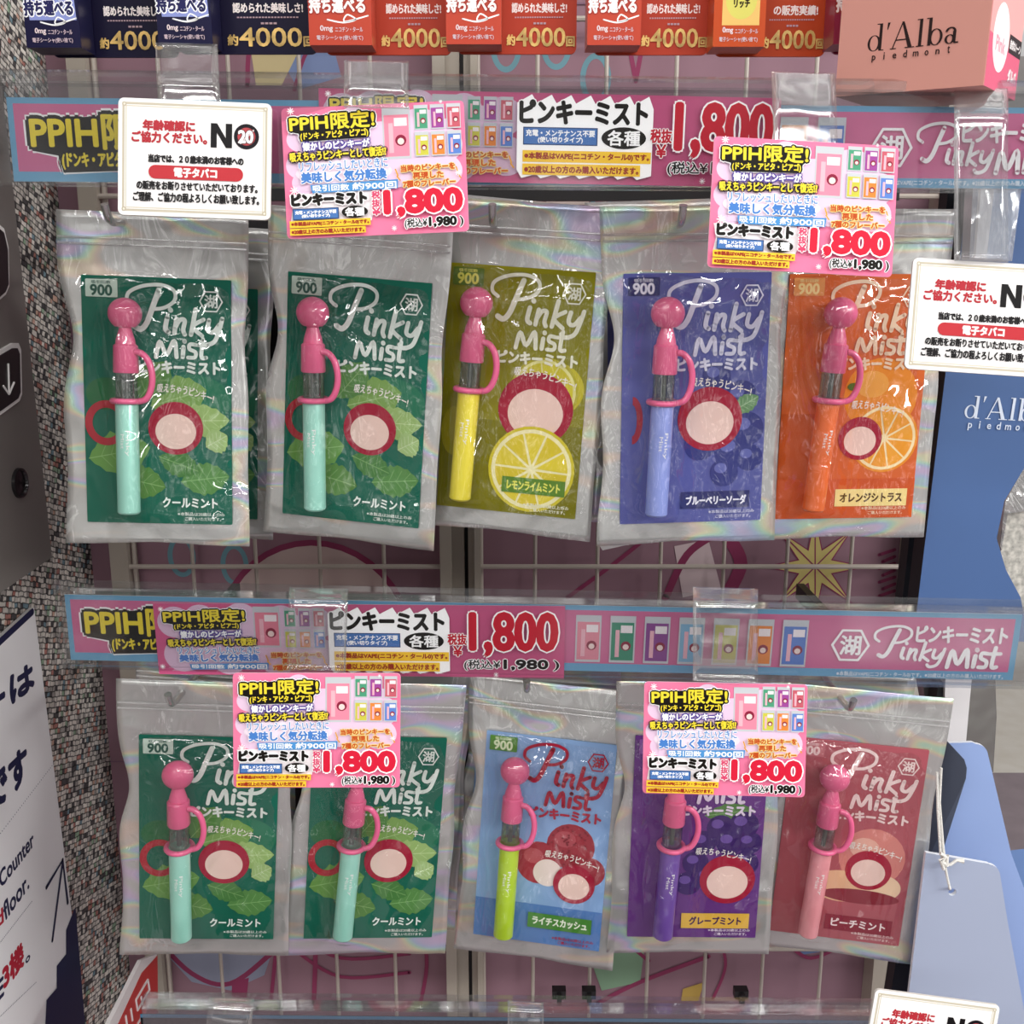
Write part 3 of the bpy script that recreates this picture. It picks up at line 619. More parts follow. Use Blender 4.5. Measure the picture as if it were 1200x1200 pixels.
FLAV = {
 'mint': dict(card='#1C6A57', tube='#A4E2D2', name='クールミント', nm=(42, 121, 72, 126.5), nc='#F2FBF6', nb=None, tagc='#C9DCD0', tagt='#2A5B4E', lg='#E6F0EA', art='mint', call=(40, 57, 71, 66), rd=(49.5, 82, 15)),
 'lemon': dict(card='#8F8B16', tube='#F0E13E', name='レモンライムミント', nm=(40, 117, 70, 122), nc='#E8E86A', nb=('#5E8A2A', (37, 115, 73, 124)), tagc='#5F7A22', tagt='#E9E46A', lg='#F0F0DC', art='lemon', call=(40, 53, 75, 60), rd=(53, 76, 21)),
 'berry': dict(card='#5C61A4', tube='#93A3E8', name='ブルーベリーソーダ', nm=(37, 121, 71, 126), nc='#F0F0FA', nb=('#34376E', (34, 118.5, 73, 128)), tagc='#34376E', tagt='#E8E8F6', lg='#D9DAEE', art='berry', call=(38, 55, 72, 64), rd=(49, 78, 18)),
 'orange': dict(card='#D86A34', tube='#EE6E26', name='オレンジシトラス', nm=(37, 121.5, 73, 126.5), nc='#5A3A18', nb=('#F3DE96', (34, 119, 76, 129)), tagc='#E59A5A', tagt='#F6DC9C', lg='#F3D9BC', art='orange', call=(40, 68, 70, 76), rd=(46, 90, 12.5)),
 'lychee': dict(card='#8FB2E0', tube='#BCDC36', name='ライチスカッシュ', nm=(37, 117.5, 71, 122.5), nc='#F4FAE8', nb=('#4F8E3C', (34, 115, 74, 125)), tagc='#5E9440', tagt='#EAF6D0', lg='#B0243E', art='lychee', call=(42, 72, 76, 79), rd=(61, 93, 13)),
 'grape': dict(card='#6A3A86', tube='#7552AA', name='グレープミント', nm=(38, 121, 70, 126.5), nc='#4A2A5A', nb=('#E9BC4E', (33, 118.5, 75, 129)), tagc='#8E5AA6', tagt='#F0E0F4', lg='#EADCF0', art='grape', call=(40, 73, 74, 80), rd=(60, 95, 17)),
 'peach': dict(card='#B25C66', tube='#F2A2AA', name='ピーチミント', nm=(37, 121, 70, 126.5), nc='#FBEDEE', nb=('#8E2438', (33, 118.5, 74, 129.5)), tagc='#C87880', tagt='#F3D4D4', lg='#F3DCDA', art='peach', call=(42, 66, 74, 73), rd=(55, 85, 14)),
}
def card_mesh(fl):
    F = FLAV[fl]; p = Pr(80, 136, .080, face=F['card'], edge=F['card'], th=.0006, r=.6, rough=.5)
    a = F['art']
    def clipx(P): return [(min(max(x, .3), 79.7), min(max(y, .3), 135.7)) for x, y in P]
    if a == 'mint':
        p.ell(58, 66, 22, 14, '#2C7A5C'); p.ell(12, 64, 11, 9, '#2F6E46')
        leaf(p, 36, 70, 32, 12, -18, '#7FA858', '#A8C888'); leaf(p, 46, 78, 33, 9, -2, '#9DBE74', '#C3D8A0'); leaf(p, 2, 100, 34, 12, -12, '#6E9E50', '#94BC78'); leaf(p, 18, 110, 26, 9, 12, '#5C8A44', '#8CB070')
        leaf(p, 52, 112, 27, 9, -8, '#5E9250', '#8AB878'); leaf(p, 40, 98, 24, 7, 20, '#4F8446', '#80AC6C'); leaf(p, 30, 66, 26, 9, -52, '#5A8E4A', '#8CB474'); leaf(p, 66, 92, 13.5, 7, -30, '#A7C584', '#C9DAAE')
        p.ring(12, 80, 11.6, 12.5, 7.6, 8.4, '#B5303E', 30)
    elif a == 'lemon':
        p.rect(0, 84, 80, 136, '#7E7A12'); p.ell(62, 64, 17, 15, '#C8BE30'); p.ell(8, 92, 7.7, 14, '#A39A1C')
        citrus(p, 57, 66, 19, '#B8B02C', '#E8E49A', '#D6CC3C', '#CFC434', 10)
        roundel(p, *F['rd']); citrus(p, 53, 110, 24.5, '#D4C630', '#F3EDBE', '#E2D03C', '#DBC732', 4)
    elif a == 'berry':
        for cx, cy, r in ((52, 55, 8), (66, 66, 9), (70, 84, 9.5), (62, 96, 10), (72, 100, 7.6), (44, 92, 9), (58, 108, 8)): ball(p, cx, cy, r, '#3C4184', '#6A70B4')
        leaf(p, 62, 74, 16, 5, -30, '#6E9A6A', '#A8C8A0'); p.ring(6, 78, 5.7, 13, 2.4, 8.5, '#A93246', 30, -90, 90)
    elif a == 'orange':
        p.rect(0, 76, 30, 136, '#C95A24'); ball(p, 56, 66, 21, '#EE9430', '#F4AE52'); citrus(p, 60, 90, 19.5, '#E9962C', '#F8E6B8', '#F0A838', '#EDA030', 8); p.ell(40, 61, 3.4, 2.2, '#5C7A34'); p.rect(0, 113, 80, 136, '#CF5A28')
    elif a == 'lychee':
        p.rect(0, 110, 80, 136, '#5C86C4'); ball(p, 57, 69, 15, '#A23440', '#B6505A'); ball(p, 38, 82, 14, '#A83844', '#BE5A62'); p.ell(44, 88, 9, 9, '#F2E2DC'); ball(p, 70, 84, 9.5, '#A23440', '#B6505A')
        random.seed(3)
        for i in range(46):
            t = random.random()*6.28; r = 15*math.sqrt(random.random()); p.ell(57+r*.92*math.cos(t), 69+r*.92*math.sin(t), .8, .7, '#8A2834', 8)
    elif a == 'grape':
        leaf(p, 44, 52, 30, 6, -8, '#5C8A4A', '#8CB47A')
        for cx, cy, r in ((54, 60, 8.5), (68, 58, 9), (60, 70, 8.5), (72, 70, 7.6), (44, 70, 8), (40, 84, 8), (48, 94, 8), (36, 98, 8), (70, 84, 8.5)): ball(p, cx, cy, r, '#3E2468', '#6E52A0')
    elif a == 'peach':
        ball(p, 56, 76, 20, '#D98A82', '#E8B4A4'); p.ell(40, 98, 18, 11, '#E8BE98'); p.ell(64, 96, 12, 9, '#EFD0B0'); p.ell(52, 104, 24, 5, '#8E3440')
    if a != 'lemon': roundel(p, *F['rd'])
    p.rect(2.5, 2, 19.5, 11.5, F['tagc'], .6); p.text('900', (5.2, 5, 16.5, 10.6), F['tagt'], .28); p.text('吸引回数', (5.8, 2.7, 16, 4.4), F['tagt'], .04)
    logo(p, PINKY, (24, 4, 72, 37), (23.5, 4, 76, 36), F['lg']); logo(p, MIST, (40, 31.5, 69, 42.5), (39, 32, 68, 43), F['lg'])
    p.text('ピンキーミスト', (30, 45, 74, 51.5), F['lg'], .42); hexlogo(p, 69.5, 12, 6.5, F['lg'])
    p.text('吸えちゃうピンキー!', (F['call'][0], F['call'][1]+1.5, F['call'][2], F['call'][1]+6.2), '#F6F2EC', .10, rot=10, arc=1.8)
    if F['nb']: c, (x0, y0, x1, y1) = F['nb']; p.rect(x0, y0, x1, y1, c)
    p.text(F['name'], F['nm'], F['nc'], .24)
    p.text('※本製品は20歳以上のみ', (50, 129.2, 76, 131.2), F['lg'], .04); p.text('ご購入いただけます。', (54, 131.9, 74, 133.9), F['lg'], .04)
    return p

PW0, PW1, PZ0, PZ1 = -52.5, 49.5, -80.5, 102.0     # pouch outline in mm about the card centre
def outline(t, side, seed):
    """x of the left/right edge at height fraction t (0 bottom .. 1 top): pinched where the pen bulges it"""
    pin = 6.8*math.exp(-((t-.63)/.12)**2)+2.2*math.exp(-((t-.25)/.16)**2)
    pin += 1.2*noise.noise(Vector((t*5, seed*3.1, side*7)))
    return (PW0+pin*1.1) if side < 0 else (PW1-pin*.35)
def pouch_grid(nx, nz, depth, seed):
    V = []; Fc = []
    for j in range(nz+1):
        t = j/nz; z = PZ0+(PZ1-PZ0)*t; xl, xr = outline(t, -1, seed), outline(t, 1, seed)
        for i in range(nx+1):
            u = i/nx; x = xl+(xr-xl)*u; zz = z
            if t < .02: zz += 1.5*math.exp(-((u-.48)/.22)**2)
            V.append(Vector((x, depth(x, zz, u, t), zz))/1000)
    for j in range(nz):
        for i in range(nx): a = j*(nx+1)+i; Fc.append([a, a+1, a+nx+2, a+nx+1])
    return V, Fc
def sst(a, b, x): t = min(max((x-a)/(b-a), 0), 1); return t*t*(3-2*t)
def make_pen(fl, parent, u, tilt, wide=True):
    ox = u-40
    pen = MB()
    pen.lathe([(0, -61.5), (5.2, -61.4), (6.1, -60.4), (6.1, 1), (5.9, 1.6), (0, 1.7)], 28)
    pen.v = [v/1000 for v in pen.v]
    tube_m = pmat('tube_'+fl, FLAV[fl]['tube'], .28, .15, coat=.4)
    po = pen.build('pen', tube_m, parent, True)
    # the small white script along the tube
    V0 = []; sgn = Pr(40, 18, .016, th=.0001)
    po.location = (ox/1000, -.0078, 0); po.rotation_euler = (0, rad(tilt), 0)
    g = MB(); g.lathe([(0, 1.5), (5.7, 1.6), (5.7, 17), (0, 17.1)], 24); g.v = [v/1000 for v in g.v]; g.build('mouthpiece', SMOKE, po, True)
    g = MB(); g.lathe([(0, 2), (1.4, 2.1), (1.4, 16), (0, 16.5)], 10); g.v = [v/1000 for v in g.v]; g.build('wick', pmat('wick_grey', '#6A6E6A', .5), po, True)
    g = MB(); g.lathe([(0, 16), (6.4, 16), (6.7, 16.6), (6.4, 30.6), (5.6, 31.4), (0, 31.5)], 28); g.v = [v/1000 for v in g.v]; g.build('cap', CAP, po, True)
    # plain ornament: a tapered plug with a round knob
    g = MB(); g.lathe([(0, 31), (5.4, 31.2), (5.0, 34), (3.6, 38.5), (3.2, 40), (4, 41)]+[(9.0*math.cos(rad(a)), 47.6+8.6*math.sin(rad(a))) for a in range(-54, 91, 12)], 28); g.v = [Vector((v.x, v.y*.80, v.z))/1000 for v in g.v]; g.build('knob', CAP, po, True)
    g = MB()
    ringp = [(7.4*math.cos(rad(a)), 7.4*math.sin(rad(a)), 0.8) for a in range(0, 360, 15)]; g.tube(ringp, 1.6, 10, closed=True)
    arc = [(5.5, -2.5, 27.5), (9.0, -2.5, 26.8), (12.5, -2.5, 23), (14.3, -2.5, 17), (14.4, -2.5, 11), (13, -2.5, 5.5), (10.6, -2.5, 2), (7.2, -2.2, .8)]
    aa = smooth_path([(a, c) for a, b, c in arc], 5); g.tube([(a, -2.6, c) for a, c in aa], 1.75, 10)
    g.v = [v/1000 for v in g.v]; g.build('loop', CAP, po, True)
    # lettering on the tube: two short script lines running down it
    lt = []
    for k, (txt, r0, zc, hh) in enumerate((('Pinky', 0, -22, 2.6), ('Mist', 2.6, -21, 2.0))):
        G, Fc = glyphs(txt); L = 14 if k == 0 else 8
        VV = []
        for gx, gy in G:
            a = (r0 - 1.5 + (gy-.5)*hh)*-1; zz = zc+L/2-gx*L
            th = a/6.2; VV.append(Vector((6.2*math.sin(th), -6.2*math.cos(th), zz))/1000)
        lt.append((VV, Fc))
    g = MB()
    for VV, Fc in lt: g.add(VV, Fc)
    g.build('lettering', ink('#F4F4F2', .4), po)
    return po
CARDS = {}
def make_pouch(fl, seed, pen=(22, 0), front=True):
    root = empty('retail_pouch')
    def back(x, z, u, t): return 2.2 + .9*noise.noise(Vector((x*.05, z*.06, seed)))*sst(0, .06, min(u, 1-u))
    V, Fc = pouch_grid(28, 48, back, seed)
    o = mesh_obj('back_panel', V, Fc, FOIL, root, smooth=True); m = o.modifiers.new('thickness', 'SOLIDIFY'); m.thickness = .0003; m.offset = 1
    if fl not in CARDS:
        c = card_mesh(fl).build('backing_card', root); CARDS[fl] = c.data
    else:
        c = bpy.data.objects.new('backing_card', CARDS[fl]); COL.objects.link(c); c.parent = root
    c.location = (0, .0008, 0)
    px = pen[0]-40
    def film(x, z, u, t):
        e = min(u, 1-u)*102; s_ = sst(4.5, 20, e) if u < .5 else sst(4.5, 26, e)
        sz = sst(3, 13, (t*182.5))*sst(PZ1-32, PZ1-52, z)
        b = (3.2 + 13.6*math.exp(-(abs(x-px)/15)**2.4)*sst(-72, -60, z)*sst(76, 58, z))*s_*sz
        wr = (1-abs(noise.noise(Vector((x*.05+seed*9, z*.022, seed)))*2.6))*1.3+noise.noise(Vector((x*.16, z*.11+seed*5, seed)))*.7
        kx, kz = x-px, z-48
        an = math.atan2(kz, kx); ds = math.hypot(kx, kz)
        rid2 = .8*abs(noise.noise(Vector((an*3.2, seed*2.3, ds*.02))))*math.exp(-((ds-22)/16)**2)*4
        rid = rid2 + .9*math.sin(z*.42+2*noise.noise(Vector((z*.03, seed, 1))))*math.exp(-((e-8)/6)**2)*(1 if u < .5 else .5)
        return 1.6-b-(wr*.8+rid)*sz*sst(3.5, 12, e)-.25
    V, Fc = pouch_grid(64, 96, film, seed)
    mesh_obj('front_film', V, Fc, FILM, root, smooth=True)
    g = MB()
    for z in (84.5, 87.8):
        xl, xr = outline((z-PZ0)/182.5, -1, seed)+1, outline((z-PZ0)/182.5, 1, seed)-1
        g.tube([(xl/1000, .0010, z/1000), (xr/1000, .0010, z/1000)], .0007, 8)
    g.build('zip_strip', ZIP, root, True)
    if front: make_pen(fl, root, *pen)
    return root
HOOK = []
# pose: centre of the card, rotation, flavour, pen (u, tilt), hook pixel, descriptions
P_ = [
 ((-.1965,-.2324,1.3853),(-4,2.2,4),'mint',(25.5,0),(143,262),'green mint pouch, upper row far left','far left of the upper row'),
 ((-.0875,-.2332,1.3853),(1,4.6,-8),'mint',(19.5,-2.5),(392,255),'green mint pouch, upper row, beside the olive lemon one','second place of the upper row'),
 ((.0007,-.2319,1.3905),(0,4.0,-9),'lemon',(16.5,1.5),(578,262),'olive yellow lemon pouch with a yellow pen','the olive lemon pouch'),
 ((.0993,-.2433,1.3873),(1,-.7,5),'berry',(20.5,2),(792,264),'violet blue pouch with a periwinkle pen','the violet blue pouch'),
 ((.1896,-.2308,1.3868),(1,0,4),'orange',(23,4),(985,262),'orange citrus pouch with an orange pen','the orange citrus pouch'),
 ((-.1817,-.2456,1.1244),(2,4.7,6),'mint',(25,-1.5),(213,812),'green mint pouch, lower row far left','far left of the lower row'),
 ((-.0845,-.2302,1.1160),(0,4.9,8),'mint',(26,2),(424,812),'green mint pouch partly behind a price card, lower row','second place of the lower row'),
 ((.0194,-.2251,1.1115),(-4,3.4,-8),'lychee',(20,0),(617,797),'light blue lychee pouch with a lime green pen','the light blue lychee pouch'),
 ((.1124,-.2369,1.1201),(1,.6,0),'grape',(23,2.3),(830,806),'purple grape pouch with a purple pen','the purple grape pouch'),
 ((.2083,-.2238,1.1097),(1,2.8,-8),'peach',(24,2),(985,818),'pinkish red peach pouch with a pink pen','the red peach pouch'),
]
REAR = [(.0065, -.0045, 1.0), (-.003, -.003, 0), (.006, .003, 1), (-.004, .006, -1), (.004, -.003, 1), (-.004, .003, 0), (.004, -.003, 0), (-.005, .005, 0), (.005, -.002, 1), (-.004, -.004, -1)]
for i, (loc, rot, fl, pen, hk, lab, where) in enumerate(P_):
    o = make_pouch(fl, i+1, pen); place(o, loc, rot)
    tag(o, lab, 'pouch', 'front pouches hanging on the hooks')
    r = make_pouch(fl, i+31, pen, False); dx, dz, dr = REAR[i]
    place(r, (loc[0]+dx, loc[1]+.034, loc[2]+dz), (0, rot[1]+dr, 0))
    tag(r, 'spare pouch hanging directly behind ' + ('the green pouch at the ' + where if fl == 'mint' else where), 'pouch', 'spare pouches behind the front ones')
    # hook: rod from the grid, bent up at the tip
    nv = Euler([rad(a) for a in rot]).to_matrix() @ Vector((0, 1, 0)); d_ = ray(*hk)
    h = CAM + d_*((Vector(loc)+nv*.002-CAM).dot(nv)/d_.dot(nv)); g = MB()
    zt = h.z
    g.tube([(0, -.150-h.y, 0), (0, -.0, 0), (0, -.013, 0), (0, -.0175, .0012), (0, -.0205, .0045), (0, -.0225, .0085)], .0021, 12)
    ho = empty('peg_hook', (h.x, h.y, zt), (0, 0, 0), 'steel peg hook through ' + ('the green pouch at the ' + where if fl == 'mint' else where), 'hook', 'peg hooks carrying the pouches')
    g.build('rod', STEEL, ho, True)
    g = MB(); g.box((-.006, -.156-h.y, -.004), (.006, -.1535-h.y, .010)); g.build('clip_plate', DARK, ho)

# black bars the hooks clip onto, on arms from the grid
for zz, lab in ((1.503, 'black cross bar behind the tops of the upper pouches'), (1.208, 'black cross bar behind the tops of the lower pouches')):
    r = empty('cross_bar', (0, -.148, zz), (0, 0, 0), lab, 'bar', 'black cross bars for the hooks')
    g = MB(); g.box((-.225, -.004, -.004), (.235, .004, .004)); g.build('bar', DARK, r)
    for x in (-.222, .232): g = MB(); g.box((x-.003, .004, -.006), (x+.003, .140, .006)); g.build('arm', DARK, r)
# black slabs added further back to carry the deep shade in the gaps
BK = pmat('gap_shade_black', '#141214', .4)
BKH = pmat('gap_shade_dark', '#2A282A', .25)
for px, py, Y, lab in ((318, 440, -.165, 'black slab added as shade in the gap between the two upper green pouches'), (508, 440, -.165, 'black slab added as shade behind the gap left of the olive lemon pouch'), (708, 440, -.165, 'black slab added as shade behind the gap right of the olive lemon pouch'), (900, 440, -.165, 'black slab added as shade behind the gap left of the orange pouch'),
                   (342, 955, -.165, 'black slab added as shade in the gap between the two lower green pouches'), (535, 955, -.165, 'black slab added as shade behind the gap left of the light blue pouch'), (732, 955, -.165, 'black slab added as shade behind the gap left of the purple pouch'), (905, 955, -.165, 'black slab added as shade behind the gap left of the red peach pouch')):
    c = atY(px, py, Y); r = empty('shade_slab', c, (0, 0, 0), lab, 'pouch', 'black shade slabs further back')
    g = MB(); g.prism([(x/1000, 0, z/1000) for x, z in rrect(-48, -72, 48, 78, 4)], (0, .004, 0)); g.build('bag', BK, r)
    g = MB(); g.prism([(x/1000, -.0004, z/1000) for x, z in rrect(-47, 79, 47, 94, 2)], (0, .0012, 0)); g.build('shade_top', BKH, r)
# ================================================================== CARTONS ALONG THE TOP
def carton(label, px, pxm, pxr, pyb, face, card, kind):
    Yb, Yc = -.264, -.246
    a = atY(px, pyb, Yb); r = empty('vape_carton', a, (0, 0, 0), label, 'carton', 'cartons hanging along the top')
    k = .547/1200*1.0
    W = pxm-px; Wc = pxr-px-10; gold = '#C9A860'
    # box with its printed front
    p = Pr(W, 260, W*.00044, face=face, edge=face, th=.001, r=1.0, rough=.3)
    if kind != 'rich':
        p.text('簡単に', (W*.22, 196, W*.82, 212), '#F6F2F4', .9, [('#2A2A5A' if face == '#1D1C3C' else '#8E2A2A', 2.2)]); 
        if face == '#1D1C3C': p.poly([(W*.04, 188), (W*.92, 188), (W*.96, 232), (W*.10, 232)], '#8E9AD6')
        p.text('簡単に', (W*.22, 192, W*.82, 208), '#2A2A5A' if face == '#1D1C3C' else '#FBF1EE', .7, [('#FFFFFF' if face == '#1D1C3C' else '#A43A30', 2.2)])
        p.text('持ち運べる', (W*.02, 212, W*.90, 227), '#2A2A5A' if face == '#1D1C3C' else '#FBF1EE', .7, [('#FFFFFF' if face == '#1D1C3C' else '#A43A30', 2.2)])
        p.stroke([(W*.30, 234), (W*.55, 237), (W*.75, 234), (W*.62, 229), (W*.58, 236), (W*.95, 230)], 1.6, '#FFFFFF')
    else:
        p.rect(W*.16, 60, W*.88, 238, '#E9C070'); p.ell(W*.52, 212, W*.30, 20, '#D9D26A'); p.text('濃厚', (W*.34, 192, W*.72, 206), '#2A1A10', 1.0, [('#FFF8E0', 2)]); p.text('リッチ', (W*.38, 212, W*.68, 220), '#2A1A10', .4)
    p.text('0mg', (W*.18, 240, W*.38, 247), '#EAD9DC', .2); p.text('ニコチン・タール', (W*.42, 241.5, W*.86, 246.5), '#D9C4CC', .1)
    p.text('電子シーシャ(使い捨て)', (W*.12, 250, W*.86, 255.5), '#D9C4CC', .1)
    o = p.build('box_front', r); o.location = (W*.00022, -.0004, .130*.44/.5)
    hz = 260*.00044
    o.location.z = hz/2
    g = MB(); g.box((0, 0.0006, 0), (W*.00044, Yc-Yb-.0012, hz)); g.build('box_body', pmat('carton_'+face.lstrip('#'), face, .3), r)
    p = Pr(Wc, 260, Wc*.00045, face=card, edge=card, th=.0014, r=7, rough=.35)
    m_ = (pxm-px)-10+2; wd = Wc-m_
    p.text('認められた美味しさ!' if kind != 'rich' else 'の販売実績!', (m_+wd*(.10 if kind != 'rich' else .2), 207, m_+wd*.86, 217), '#F3E9E6', .35)
    for q in range(20): p.rect(m_+wd*(.14+.034*q), 221.2, m_+wd*(.14+.034*q+.024), 222.6, '#B79AA2')
    for q in range(4): p.rect(m_+wd*(.40+.046*q), 227.2, m_+wd*(.40+.046*q+.034), 229.2, '#B79AA2')
    GM = pmat('gold_foil', '#C7A560', .35, .35, mott=.35, mscale=160)
    for t, a_, b_, y0, y1 in (('約', .03, .14, 240, 251), ('4000', .16, .84, 233, 252), ('回', .86, .97, 242, 252)):
        p.text(t, (m_+wd*a_, y0, m_+wd*b_, y1), GM, .45)
    o = p.build('backing_card', r); o.location = ((10+Wc/2)*.00045, Yc-Yb, hz/2+.0005)
NAVY = '#1D1C3C'
carton('dark navy carton with gold 4000, leftmost along the top edge', 32, 92, 183, 56, NAVY, '#17142E', '')
carton('dark navy carton with gold 4000, second from the left along the top edge', 186, 246, 350, 52, NAVY, '#17142E', '')
carton('orange red carton with gold 4000, right beside the dark navy ones', 363, 432, 514, 53, '#BE4A38', '#B4422F', '')
carton('orange red carton with gold 4000, second of the orange red ones', 523, 584, 666, 52, '#BE4A38', '#B4422F', '')
carton('orange red carton with gold 4000, third of the orange red ones', 688, 747, 826, 53, '#BE4A38', '#B4422F', '')
carton('orange carton with a yellow rich flavour sticker along the top edge', 835, 892, 968, 55, '#C04E28', '#B44424', 'rich')
carton('crimson carton half hidden behind the pink box at top right', 976, 1034, 1110, 52, '#923048', '#8C2A44', '')

# pink brand box, top right
r = empty('cosmetic_box', atY(1152, 100, -.318), (rad(2), rad(1.5), rad(-36)), 'salmon pink box with a dark serif word mark at the top right', 'box')
p = Pr(100, 100, .066, face='#CF9488', edge='#C88C82', th=.0008, rough=.45)
dalba(p, 20, 72, 17.5, '#2A1C1C', ('piedmont', 3.0), wide=1.17)
o = p.build('front_panel', r); o.location = (-.033, -.0004, .033)
p = Pr(100, 100, .066, face='#E8A6A4', edge='#DFA09C', th=.0008, rough=.45)
p.poly([(0, 66), (100, 72), (100, 100), (0, 100)], '#D9607E'); p.ell(34, 66, 24, 22, '#F6ECEC'); p.text('Pink', (20, 66, 48, 75), '#E2A0B0', .5); p.text('自然な', (30, 22, 62, 36), '#3A2226', 1); p.rect(60, 60, 100, 72, '#2A1A20'); p.text('自然なトーン', (63, 63, 98, 69), '#F6ECEC', .3); p.text('ダルバ', (66, 82, 92, 90), '#F8EAEC', .6)
o = p.build('side_panel', r); o.location = (.0004, .033, .033); o.rotation_euler = (0, 0, math.pi/2)
g = MB(); g.box((-.066, .0006, 0), (-.0006, .066, .066)); g.build('box_body', pmat('salmon_board', '#C88C82', .5), r)

# ================================================================== RIGHT SIDE
def slab(name, pts, Y, th, mat, parent=None, side=None, yf=None):
    """a board cut to an outline: world polygon at depth Y (per point if yf), th thick"""
    P = [atY(x, y, Y if yf is None else yf[i]) for i, (x, y) in enumerate(pts)]
    c = sum(P, Vector())/len(P); g = MB(); g.prism([q-c for q in P], (0, th, 0), 0, 1 if side else None)
    o = g.build(name, [mat]+([side] if side else []), None); o.location = c
    return o
BLUE = pmat('blue_board', '#466496', .42, mott=.04, mscale=8); NAV = pmat('edge_and_shade_black', '#15161C', .5)
pts = [(1138, 190), (1330, 190), (1330, 505), (1232, 520), (1200, 549), (1177, 587), (1168, 631), (1179, 668), (1196, 700), (1206, 752), (1070, 752)]
r = slab('display_board', pts, -.215, .016, BLUE, side=NAV); tag(r, 'blue display board with a pale serif word mark and a curved cutout at the right', 'board')
org = r.location
p = Pr(140, 60, .060, face=BLUE, edge=BLUE, th=.0002, rough=.42, outline=rrect(65, 22, 67, 30, 0)); dalba(p, 12, 36, 30, '#D3DDEC', ('piedmont', 6.5), wide=1.22)
o = p.build('word_mark', None); q = atY(1180, 487, -.2153); o.parent = r; o.location = (q.x-org.x, -.0003, q.z-org.z); o.rotation_euler = (0, rad(3), 0)
g = MB(); a = atY(1108, 260, -.218); 
# black strips added as the shadow beside the board and the pale flap
slab_o = slab('shade_strip', [(1112, 215), (1150, 215), (1084, 752), (1052, 752)], -.185, .012, NAV); tag(slab_o, 'black strip added as the shade between the orange pouch and the blue board', 'strip')
slab_o = slab('shade_strip', [(1100, 800), (1124, 800), (1066, 1190), (1040, 1190)], -.165, .012, NAV); tag(slab_o, 'black strip added as the shade between the red peach pouch and the pale blue flap', 'strip')
# stone-patterned carton in the cutout
ST = pmat('stone_print', '#B9B6AE', .6, mott=.35, mscale=260)
ob = slab('stone_carton', [(1181, 602), (1260, 590), (1260, 760), (1172, 740), (1172, 650)], -.170, .06, ST); tag(ob, 'grey stone-patterned carton seen through the cutout of the blue board', 'carton')
ob = slab('clear_wrap', [(1172, 640), (1178, 588), (1198, 552), (1260, 545), (1260, 590), (1181, 602), (1174, 645)], -.176, .004, clear_mat('crumpled_wrap', .3, .8, .1, (.85, .85, .85, 1), bump=.6, bscale=50, crease=.5, haze=.4)); tag(ob, 'crumpled clear wrap over the stone-patterned carton', 'wrap')
# clear bag in front of the board top
BAG = clear_mat('milky_bag', .35, .75, .15, (.93, .94, .96, 1), bump=.6, bscale=38, crease=.4, haze=.55)
r = slab('clear_bag', [(1141, 200), (1199, 206), (1186, 306), (1136, 304)], -.232, .010, BAG); tag(r, 'milky clear bag hanging above the right white sign, before the blue board', 'bag')
org = r.location
o = slab('white_insert', [(1150, 214), (1166, 214), (1156, 304), (1143, 303)], -.228, .003, pmat('white_paper', '#E9ECEF', .6)); o.location -= org; o.parent = r
o = slab('blue_insert', [(1166, 214), (1194, 216), (1182, 304), (1156, 304)], -.227, .003, pmat('pale_blue_paper', '#A9BCD6', .6)); o.location -= org; o.parent = r
# bright goods far behind at the right edge
for j, (x0, y0, x1, y1, c, lab) in enumerate(((1188, 214, 1235, 262, '#C6A04E', 'yellow printed pack far behind at the right edge'), (1186, 266, 1235, 300, '#2A2A30', 'black pack far behind at the right edge under the yellow one'))):
    o = slab('far_pack', [(x0, y0), (x1, y0), (x1, y1), (x0, y1)], .55, .12, pmat('far_pack_'+c.lstrip('#'), c, .5, mott=.4, mscale=60)); tag(o, lab, 'pack')
# silver pouch behind the lower banner, right
CR = pmat('crumpled_silver', '#8E8C88', .22, .6, bump=.9, bscale=26)
o = slab('silver_bag', [(1078, 785), (1166, 783), (1168, 840), (1164, 905), (1100, 905)], -.150, .012, CR); tag(o, 'crumpled grey silver bag between the red peach pouch and the floor', 'bag')
o = slab('white_pack', [(1108, 786), (1140, 785), (1137, 815), (1132, 870), (1106, 872)], -.168, .008, pmat('white_film', '#E6E3E4', .25, bump=.4, bscale=30)); tag(o, 'glossy white pack in front of the crumpled silver bag', 'pack')
# light blue flaps of the counter display
PERI = pmat('periwinkle_board', '#8FA6D6', .5); PALE = pmat('pale_blue_board', '#A4AEC6', .5); EDG = pmat('white_core', '#E4E8F0', .6); STEELB = pmat('slate_board', '#4C5364', .45)
arc = lambda cx, cy, r, a0, a1: [(cx+r*math.cos(rad(a0+(a1-a0)*i/6)), cy+r*math.sin(rad(a0+(a1-a0)*i/6))) for i in range(7)]
o = slab('display_flap', [(1100, 871), (1140, 870)]+arc(1144, 886, 14, -90, -20)+[(1185, 1000), (1240, 1150), (1240, 1330), (1090, 1330)], -.205, .0025, PERI, side=EDG); tag(o, 'periwinkle blue cardboard flap with a rounded corner, standing at the back', 'flap')
o = slab('display_flap', [(1104, 862), (1130, 890), (1133, 900), (1132, 912), (1104, 1000), (1086, 1010)], -.214, .0025, STEELB, side=EDG, yf=[-.214, -.222, -.223, -.223, -.214, -.211]); tag(o, 'slate coloured folded cardboard flap beside the red peach pouch', 'flap')
